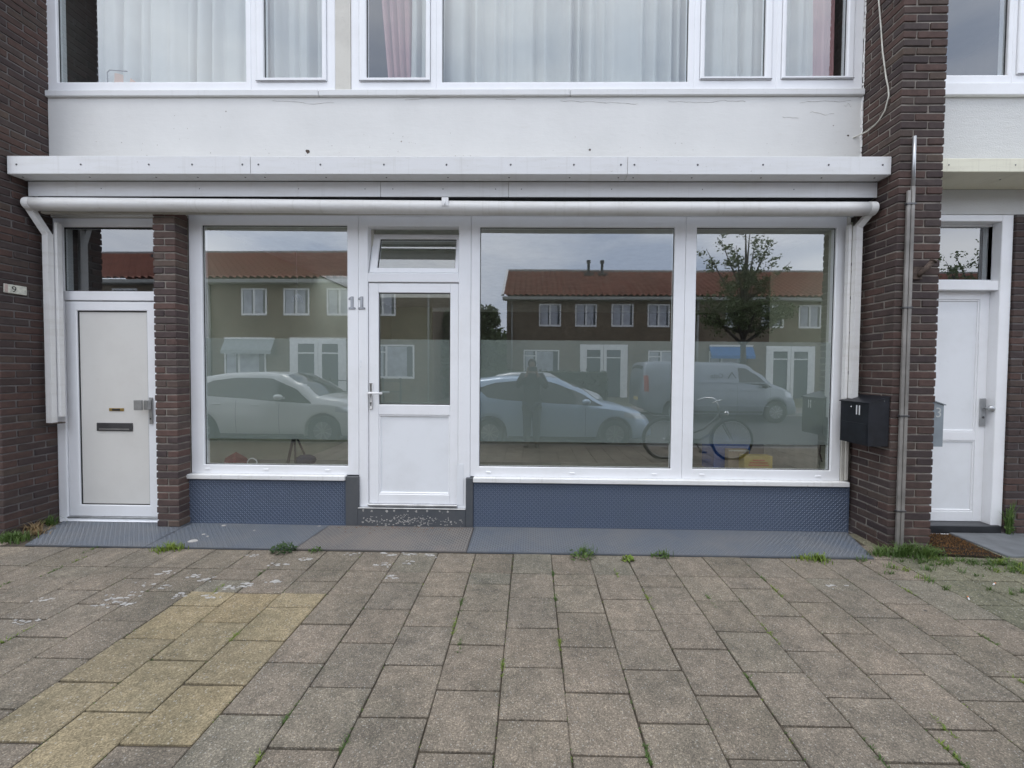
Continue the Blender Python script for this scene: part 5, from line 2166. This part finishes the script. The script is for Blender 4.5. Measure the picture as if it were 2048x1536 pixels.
MB().box(-.76, -.30, -.06, .06, .735, .75, .005).obj('luggage_rack', 'bike_black', bk)
ck_ = MB()
ck_.tube([(-.05, -.09, .29), (-.05, .09, .29)], .02, 8)
ck_.tube([(-.05, .08, .29), (.05, .09, .16)], .009, 6)
ck_.tube([(-.05, -.08, .29), (-.15, -.09, .42)], .009, 6)
ck_.box(.0, .1, .09, .18, .145, .17)
ck_.box(-.2, -.1, -.18, -.09, .405, .43)
ck_.obj('crank', 'bike_black', bk)
MB().box(-.50, .02, .03, .055, .27, .37, .01).obj('chain_case', 'bike_black', bk)
MB().tube([(-.4, 0, .3), (-.45, .16, .0)], .01, 6).obj('kickstand', 'bike_black', bk)
hl = MB().tube([(.46, 0, .80), (.52, 0, .80)], [.03, .045], 10)
hl.obj('headlight', 'chrome', bk, True)

# ------------------------------------------------ the photographer
per = thing('person', 'person in dark jacket and trousers holding a phone up, mirrored in the middle window', 'person', (.02, -4.02, gz(-4.0)))


def skin_mesh(name, mat, joints, bones, parent, root, sub=1):
    names = list(joints)
    idx = {n_: i for i, n_ in enumerate(names)}
    me = bpy.data.meshes.new(name)
    me.from_pydata([joints[n_][0] for n_ in names], [(idx[a], idx[b]) for a, b in bones], [])
    me.materials.append(MATS[mat])
    ob = bpy.data.objects.new(name, me)
    COL.objects.link(ob)
    sm = ob.modifiers.new('skin', 'SKIN')
    lay = me.skin_vertices
    lay = me.skin_vertices[0].data if len(me.skin_vertices) else None
    if lay is None:
        bpy.context.view_layer.update()
        lay = me.skin_vertices[0].data
    for n_ in names:
        r_ = joints[n_][1]
        lay[idx[n_]].radius = r_ if isinstance(r_, tuple) else (r_, r_)
        lay[idx[n_]].use_root = (n_ == root)
    sm.use_smooth_shade = True
    sb = ob.modifiers.new('sub', 'SUBSURF')
    sb.levels = sub
    sb.render_levels = sub
    ob.parent = parent
    return ob


# facing +y (the window); z up; camera end of the phone at y ~ +.21
Jn = {
    'pelvis': ((0, 0, .93), (.11, .08)), 'waist': ((0, .0, 1.08), (.11, .08)), 'chest': ((0, -.01, 1.28), (.165, .11)), 'neckbase': ((0, -.015, 1.43), (.09, .07)),
    'neck': ((0, .0, 1.49), .052), 'chin': ((0, .02, 1.545), (.06, .068)), 'head': ((0, .015, 1.615), (.075, .095)), 'crown': ((0, .005, 1.70), (.05, .06)),
}
Bn = [('pelvis', 'waist'), ('waist', 'chest'), ('chest', 'neckbase'), ('neckbase', 'neck'), ('neck', 'chin'), ('chin', 'head'), ('head', 'crown')]
for s, n_ in ((-1, 'l'), (1, 'r')):
    Jn.update({n_ + 'hip': ((s * .085, 0, .86), .07), n_ + 'knee': ((s * .09, .03, .48), .062), n_ + 'ankle': ((s * .095, .0, .09), .045), n_ + 'heel': ((s * .095, -.02, .045), .04), n_ + 'toe': ((s * .115, .17, .03), (.042, .028)),
               n_ + 'sh': ((s * .19, -.01, 1.40), .066), n_ + 'elbow': ((s * .29, .06, 1.17), .046), n_ + 'wrist': ((s * .10, .15, 1.43), .030), n_ + 'palm': ((s * .085, .165, 1.50), (.036, .018))})
    Bn += [('pelvis', n_ + 'hip'), (n_ + 'hip', n_ + 'knee'), (n_ + 'knee', n_ + 'ankle'), (n_ + 'ankle', n_ + 'heel'), (n_ + 'heel', n_ + 'toe'),
           ('chest', n_ + 'sh'), (n_ + 'sh', n_ + 'elbow'), (n_ + 'elbow', n_ + 'wrist'), (n_ + 'wrist', n_ + 'palm')]
    for q in range(4):
        zf = 1.515 + .019 * q
        a, b = n_ + 'f%da' % q, n_ + 'f%db' % q
        ln = (.036, .045, .048, .04)[q]
        Jn[a] = ((s * (.085 - .004), .178, zf), .0088)
        Jn[b] = ((s * (.085 - ln), .188, zf + .004), .0075)
        Bn += [(n_ + 'palm', a), (a, b)]
    Jn[n_ + 't'] = ((s * .06, .15, 1.487), .0095)
    Jn[n_ + 't2'] = ((s * .035, .155, 1.495), .008)
    Bn += [(n_ + 'palm', n_ + 't'), (n_ + 't', n_ + 't2')]
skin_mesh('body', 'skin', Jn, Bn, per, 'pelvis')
Jk = {'hem': ((0, 0, .80), (.20, .16)), 'pelvis': ((0, 0, .90), (.195, .155)), 'waist': ((0, 0, 1.08), (.17, .13)), 'chest': ((0, -.01, 1.28), (.205, .15)), 'collar': ((0, -.015, 1.44), (.085, .08))}
Bk = [('hem', 'pelvis'), ('pelvis', 'waist'), ('waist', 'chest'), ('chest', 'collar')]
for s, n_ in ((-1, 'l'), (1, 'r')):
    Jk.update({n_ + 'sh': ((s * .19, -.01, 1.40), .085), n_ + 'elbow': ((s * .29, .06, 1.17), .074), n_ + 'cuff': ((s * .115, .142, 1.405), .042)})
    Bk += [('chest', n_ + 'sh'), (n_ + 'sh', n_ + 'elbow'), (n_ + 'elbow', n_ + 'cuff')]
skin_mesh('jacket', 'jacket_dark', Jk, Bk, per, 'pelvis')
Jt = {'pelvis': ((0, 0, .92), (.165, .128))}
Bt = []
for s, n_ in ((-1, 'l'), (1, 'r')):
    Jt.update({n_ + 'hip': ((s * .085, 0, .84), .118), n_ + 'knee': ((s * .09, .03, .48), .085), n_ + 'hem': ((s * .095, .0, .07), .07)})
    Bt += [('pelvis', n_ + 'hip'), (n_ + 'hip', n_ + 'knee'), (n_ + 'knee', n_ + 'hem')]
skin_mesh('trousers', 'trousers_dark', Jt, Bt, per, 'pelvis')
hr = MB()
hr.ball((0, -.012, 1.645), .1, .86, 1.02, 1.0, 16)
hr.v = [(x, y_, z_) for x, y_, z_ in hr.v]
keep = MB()
for f_ in hr.f:
    c = [sum(hr.v[i][k] for i in f_) / len(f_) for k in range(3)]
    if c[1] < .045 or c[2] > 1.69:
        keep.add([hr.v[i] for i in f_], [tuple(range(len(f_)))])
keep.obj('hair', 'hair_brown', per, True)
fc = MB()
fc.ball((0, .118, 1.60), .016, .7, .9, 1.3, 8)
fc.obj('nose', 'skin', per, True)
for s in (-1, 1):
    sh = MB()
    sh.ball((s * .105, .07, .04), .06, .85, 2.1, .68, 12)
    sh.obj('shoe', 'jacket_dark', per, True)
ph_ = MB().box(-.053, .113, -3.838, -3.829, gz(-4) + 1.497, gz(-4) + 1.577, .004)
pho = ph_.obj('mobile_phone', 'phone_black')
tag(pho, 'dark mobile phone held up in both hands by the mirrored person', 'phone')


# ------------------------------------------------ row houses across the street
def roof_grid(x0, x1, y0, z0, y1, z1):
    """pantiles: rolls across, stepped courses up the slope; y0 front/eave, y1 ridge"""
    mb = MB()
    nt_ = int((x1 - x0) / .30)
    nx_ = nt_ * 6
    courses = 14
    nrm_y, nrm_z = (z1 - z0), -(y1 - y0)
    ln = sqrt(nrm_y ** 2 + nrm_z ** 2)
    ny_, nz_ = -(z1 - z0) / ln * (-1 if y1 < y0 else 1), abs(y1 - y0) / ln
    if y1 < y0:
        ny_ = (z1 - z0) / ln
    rows = []
    for c in range(courses):
        for (t, lift) in ((c / courses, .075), ((c + 1) / courses, .0)):
            row = []
            for i in range(nx_ + 1):
                u = i / 6.0
                h = .05 * (sin(2 * pi * u) + .35 * sin(4 * pi * u + .8)) + lift
                x = x0 + (x1 - x0) * i / nx_
                row.append((x, y0 + (y1 - y0) * t + ny_ * h, z0 + (z1 - z0) * t + nz_ * h))
            rows.append(row)
    m_ = nx_ + 1
    mb.v = [p for r_ in rows for p in r_]
    for j in range(len(rows) - 1):
        for i in range(nx_):
            a = j * m_ + i
            mb.f.append((a + 1, a, a + m_, a + m_ + 1))
            mb.m.append(0)
    return mb


def far_window(parent, x0, x1, z0, z1, split, yf, transom=None, curtains=True):
    """front plane at yf, looking towards +y"""
    fr = MB()
    fr.box(x0, x1, yf - .05, yf + .03, z0, z0 + .10, .01)
    fr.box(x0, x1, yf - .05, yf + .02, z1 - .07, z1)
    fr.box(x0, x0 + .07, yf - .05, yf + .02, z0 + .1, z1 - .07)
    fr.box(x1 - .07, x1, yf - .05, yf + .02, z0 + .1, z1 - .07)
    for s in split:
        fr.box(s - .045, s + .045, yf - .05, yf + .02, z0 + .1, z1 - .07)
    if transom:
        fr.box(x0 + .07, split[0] - .046, yf - .05, yf + .018, transom - .03, transom + .03)
    w = fr.obj('window', 'white_paint', parent)
    cuts = [x0 + .07] + list(split) + [x1 - .07]
    for a, b in zip(cuts[:-1], cuts[1:]):
        MB().box(a, b, yf + .004, yf + .008, z0 + .1, z1 - .07).obj('pane', 'far_glass', w)
        if curtains:
            MB().box(a + .03, a + (b - a) * .78, yf + .0082, yf + .0095, z0 + .1, z1 - .09).obj('curtain', 'far_curtain', w)


HW = 5.02


def house(cx_, yf, side, label, ends=0, flue=True, down=True, rz=0.0):
    """one dwelling; side -1 lies left of the shared doorway pair at cx, +1 right. Front faces +y at yf; local origin at (cx, yf)"""
    h = thing('row_house', label, 'house', (cx_, yf, -.02), rz, 'brown brick row houses across the street')
    s = side
    xa, xb = (0, s * (HW + ends))
    x0, x1 = min(xa, xb), max(xa, xb)
    wl_ = MB()
    wl_.box(x0, x1, -7.8, 0, -.1, 5.35)
    if ends:
        xe = xb
        t0, t1 = (xe - .25 * s, xe)
        ta, tb_ = min(t0, t1), max(t0, t1)
        wl_.add([(ta, -7.8, 5.35), (ta, 0, 5.35), (ta, -3.9, 7.62), (tb_, -7.8, 5.35), (tb_, 0, 5.35), (tb_, -3.9, 7.62)], [(0, 1, 2), (5, 4, 3), (0, 3, 4, 1), (1, 4, 5, 2), (2, 5, 3, 0)])
    wl_.obj('wall', 'house_brick', h)
    rx0, rx1 = (x0, x1)
    if ends:
        if s < 0:
            rx0 -= .22
        else:
            rx1 += .22
    rf = roof_grid(rx0, rx1, .38, 5.40, -3.9, 7.70).obj('roof', 'roof_tile', h, True)
    rb2 = MB()
    rb2.add([(rx0, -3.9, 7.70), (rx1, -3.9, 7.70), (rx1, -8.2, 5.40), (rx0, -8.2, 5.40)], [(0, 1, 2, 3)])
    rb2.add([(rx0, -3.9, 7.64), (rx1, -3.9, 7.64), (rx1, -8.2, 5.34), (rx0, -8.2, 5.34)], [(3, 2, 1, 0)])
    rb2.obj('rear_slope', 'roof_tile', rf)
    rd = MB()
    rd.tube([(rx0, -3.9, 7.74), (rx1, -3.9, 7.74)], .11, 10)
    rd.obj('ridge_tiles', 'kerb_stone', rf)
    if ends:
        vg = MB()
        xe = rx0 if s < 0 else rx1
        vg.bar((xe, .42, 5.44), (xe, -3.9, 7.80), .12, .14, up=(1, 0, 0))
        vg.bar((xe, -3.9, 7.80), (xe, -8.2, 5.44), .12, .14, up=(1, 0, 0))
        vg.obj('verge_board', 'white_paint', rf)
    MB().box(rx0, rx1, .002, .42, 5.20, 5.37, .02).obj('gutter', 'gutter', h)
    if flue:
        fx = s * .42
        f_ = MB()
        f_.tube([(fx, -3.3, 7.3), (fx, -3.3, 8.10)], .085, 10)
        f_.tube([(fx, -3.3, 8.101), (fx, -3.3, 8.28)], .13, 10)
        f_.box(fx - .28, fx + .28, -3.5, -2.9, 7.28, 7.42)
        f_.obj('flue_pipe', 'flue_dark', rf)
    for a in (.99, 2.94):
        far_window(h, s * a - .59, s * a + .59, 3.80, 5.03, [s * a], 0)
    far_window(h, min(s * 2.42, s * 4.36), max(s * 2.42, s * 4.36), 1.02, 2.53, [min(s * 2.42, s * 4.36) + .68], 0, transom=2.20)
    # white door surround and door
    dm = MB()
    dm.box(min(s * .012, s * 1.29), max(s * .012, s * 1.29), .0, .05, 2.55, 2.84)
    dm.box(min(s * .92, s * 1.29), max(s * .92, s * 1.29), .0, .05, .0, 2.549)
    dm.box(min(s * .012, s * .17), max(s * .012, s * .17), .0, .05, .0, 2.549)
    d = dm.obj('door_surround', 'white_paint', h)
    MB().box(min(s * .171, s * .919), max(s * .171, s * .919), .0, .02, .02, 2.10).obj('door', 'far_door', d)
    MB().box(min(s * .171, s * .919), max(s * .171, s * .919), .0, .02, 2.16, 2.548).obj('fanlight', 'far_glass', d)
    MB().box(min(s * .171, s * .919), max(s * .171, s * .919), .0, .045, 2.101, 2.159).obj('transom', 'white_paint', d)
    if down:
        dx = s * (HW - .02)
        MB().tube([(dx, .06, 5.2), (dx, .06, .0)], .045, 8).obj('downpipe', 'gutter', h, True)
    return h


YR, YL = -18.0, -14.0
house(3.94, YR, -1, 'end house at the left gable of the far row, mirrored in the middle window', ends=.26)
house(3.94, YR, +1, 'second house of the far row, mirrored left of the window mullion', down=True)
house(13.98, YR, -1, 'third house of the far row with a blue sun blind, mirrored behind the tree', flue=False)
house(13.98, YR, +1, 'fourth house of the far row, mirrored at the right window edge', flue=False)
house(24.02, YR, -1, 'fifth house of the far row, mirrored in the number 13 fanlight', flue=True)
house(24.02, YR, +1, 'last house of the far row towards the right', flue=True)
rzl = radians(1.6)
house(-9.56, YL, +1, 'end house of the near row, mirrored in the shop door glass', ends=.2, rz=rzl)
house(-9.56, YL, -1, 'house with a grey sun blind, mirrored in the left display window', flue=False, rz=rzl)
house(-19.6, YL - .28, +1, 'house further along the near row, mirrored in the number 9 fanlight', flue=False, rz=rzl)
house(-19.6, YL - .28, -1, 'farthest house at the left end of the near row', flue=True, rz=rzl)
# sun blinds over ground-floor windows
for (x0, x1, yf, mat, lab, zt) in ((9.6, 11.95, YR, 'awning_blue', 'bright blue sun blind over a far ground floor window', 2.78),
                                   (-13.75, -11.5, YL, 'awning_stripe', 'pale grey sun blind over a window of the near row', 2.72)):
    a_ = thing('sun_blind', lab, 'sun blind', ((x0 + x1) / 2, yf, 2.5))
    w2_ = (x1 - x0) / 2
    b_ = MB()
    b_.add([(-w2_, .06, zt - 2.5), (w2_, .06, zt - 2.5), (w2_, .34, zt - 2.5 - .52), (-w2_, .34, zt - 2.5 - .52)], [(0, 3, 2, 1)])
    b_.add([(-w2_, .06, zt - 2.5 - .012), (w2_, .06, zt - 2.5 - .012), (w2_, .34, zt - 2.5 - .532), (-w2_, .34, zt - 2.5 - .532)], [(0, 1, 2, 3)])
    b_.box(-w2_, w2_, .335, .345, zt - 2.5 - .68, zt - 2.5 - .51)
    b_.obj('fabric', mat, a_)
    MB().box(-w2_, w2_, .03, .12, zt - 2.5 - .02, zt - 2.5 + .07).obj('housing', 'white_paint', a_)


def foliage(mb, c, rad, n_, seed, s, shell=.55):
    r_ = random.Random(seed)
    for _ in range(n_):
        d = Vector((r_.gauss(0, 1), r_.gauss(0, 1), r_.gauss(0, 1))).normalized()
        rr = (shell + (1 - shell) * r_.random())
        p = Vector((c[0] + d.x * rad[0] * rr, c[1] + d.y * rad[1] * rr, c[2] + d.z * rad[2] * rr))
        u = Vector((r_.gauss(0, 1), r_.gauss(0, 1), r_.gauss(0, .7))).normalized()
        v_ = u.cross(Vector((r_.gauss(0, 1), r_.gauss(0, 1), r_.gauss(0, 1)))).normalized()
        q = s * r_.uniform(.6, 1.3)
        mb.add([p - u * q, p - v_ * q * .55, p + u * q, p + v_ * q * .55], [(0, 1, 2, 3)])


# hedge before the end house
hg = MB()
random.seed(12)
for i in range(24):
    x = -2.6 + i * .25
    foliage(hg, (x, -13.6, .75), (.22, .32, .74), 150, 900 + i, .055, .8)
hgo = thing('hedge', 'clipped dark green hedge before the end house of the far row', 'hedge', (0, -13.6, 0))
rel(hg.obj('foliage', 'leaf_hedge', hgo, kind='stuff'))
rel(MB().box(-2.7, 3.3, -13.78, -13.42, -.02, 1.38, .05).obj('twig_core', 'leaf_hedge', hgo))
# bush left of the gable
bs = thing('tall_bush', 'tall green bush beside the gable of the end house', 'bush', (-2.6, -15.8, 0))
bm_ = MB()
for i, (dx, dz, r_) in enumerate(((-.2, 3.7, 1.05), (-.9, 2.9, 1.3), (.4, 2.6, 1.1), (-.2, 1.5, 1.4), (-1.3, 1.3, 1.2), (.5, 3.9, .7), (.7, 1.0, 1.1), (-1.6, 2.3, 1.0), (-1.9, .9, 1.0), (-1.3, 3.6, .8))):
    foliage(bm_, (dx, 0, dz), (r_ * .9, r_ * .9, r_), 900, 60 + i, .12, .35)
bm_.obj('crown', 'leaf_bush', bs)
tb2 = MB()
tb2.tube([(0, 0, -.05), (-.1, 0, 1.2), (-.2, 0, 3.2)], [.12, .09, .03], 8)
tb2.obj('trunk', 'bark', bs, True)


# the wood that closes the view beyond the gardens
ft = MB()
random.seed(17)
for i in range(46):
    x = -34 + i * 1.45 + random.uniform(-.5, .5)
    h_ = random.uniform(4.2, 5.6)
    foliage(ft, (x, -32 + random.uniform(-2, 2), h_ * .5), (1.5, 1.5, h_ * .52), 700, 3000 + i, .26, .45)
fto = ft.obj('distant_trees', 'leaf_bush', kind='stuff')
fto['label'] = 'belt of trees behind the gardens of the row houses'


# street tree
def tree(name, label, loc, seed, H, crown, group=None, leaf='leaf_tree', s=.06, nleaf=72):
    r_ = random.Random(seed)
    t = thing(name, label, 'tree', loc, 0, group)
    tk = MB()
    tk.tube([(0, 0, -.05), (.03, 0, H * .25), (-.03, .02, H * .5), (.05, 0, H * .75), (.0, .0, H * .96)], [.13, .11, .085, .05, .015], 9)
    cr_ = MB()
    for (h0, dx, dy, dz, w, dens) in crown:
        p0 = Vector((0, 0, H * h0))
        p1 = p0 + Vector((dx, dy, dz))
        mid = p0.lerp(p1, .5) + Vector((0, 0, -.08 * abs(dx)))
        tk.tube([p0, mid, p1], [.05 * w + .012, .03 * w + .008, .008], 6)
        for q in range(int(8 * w) + 3):
            tt = r_.uniform(.35, 1.05)
            c = p0.lerp(p1, tt) + Vector((r_.gauss(0, .2 * w), r_.gauss(0, .2 * w), r_.gauss(0, .17 * w)))
            foliage(cr_, c, (.27 * w + .05, .27 * w + .05, .22 * w + .04), int(nleaf * dens), r_.randint(0, 99999), s, .1)
    tk.obj('trunk', 'bark', t, True)
    cr_.obj('crown', leaf, t)
    return t


CR = [(.5, -.45, .2, 2.6, .95, .5), (.5, .42, -.1, 2.8, .95, .5), (.55, .08, .2, 3.1, .9, .5), (.5, -1.55, .1, 2.5, .85, .42), (.56, 1.65, .2, 1.55, .5, .4), (.6, -.8, -.3, 2.2, .8, .4), (.6, .75, .3, 1.9, .8, .4),
      (.34, -1.55, .2, 1.5, 1.2, .75), (.34, 1.45, .3, 1.4, 1.2, .75), (.36, -.85, .6, 1.7, 1.2, .75), (.36, .85, -.6, 1.6, 1.2, .75), (.36, .1, .9, 1.3, 1.2, .75), (.38, 0, -.8, 1.4, 1.2, .75),
      (.40, -1.8, 0, .9, 1.1, .75), (.40, 1.65, .1, .8, 1.1, .75), (.44, -.5, .3, 1.9, 1.1, .6), (.44, .5, -.3, 1.8, 1.1, .6)]
tree('street_tree', 'slender street tree with open upper branches, mirrored in the right window', (8.25, -11.9, -.02), 5, 7.4, CR)
tree('street_tree', 'bushy street tree farther right, mirrored in the number 13 fanlight', (17.5, -11.9, -.02), 15, 6.6, CR)
# low railing before the near row
fn_ = thing('garden_railing', 'dark low garden railing before the near row of houses', 'railing', (-10, -12.9, -.02))
for z_ in (.5, .95):
    MB().box(-4.5, 4.6, -.02, .02, z_ - .02, z_ + .02).obj('rail', 'fence_dark', fn_)
for i in range(13):
    MB().box(-4.5 + i * .75 - .03, -4.5 + i * .75 + .03, -.03, .03, 0, 1.08).obj('post', 'fence_dark', fn_)
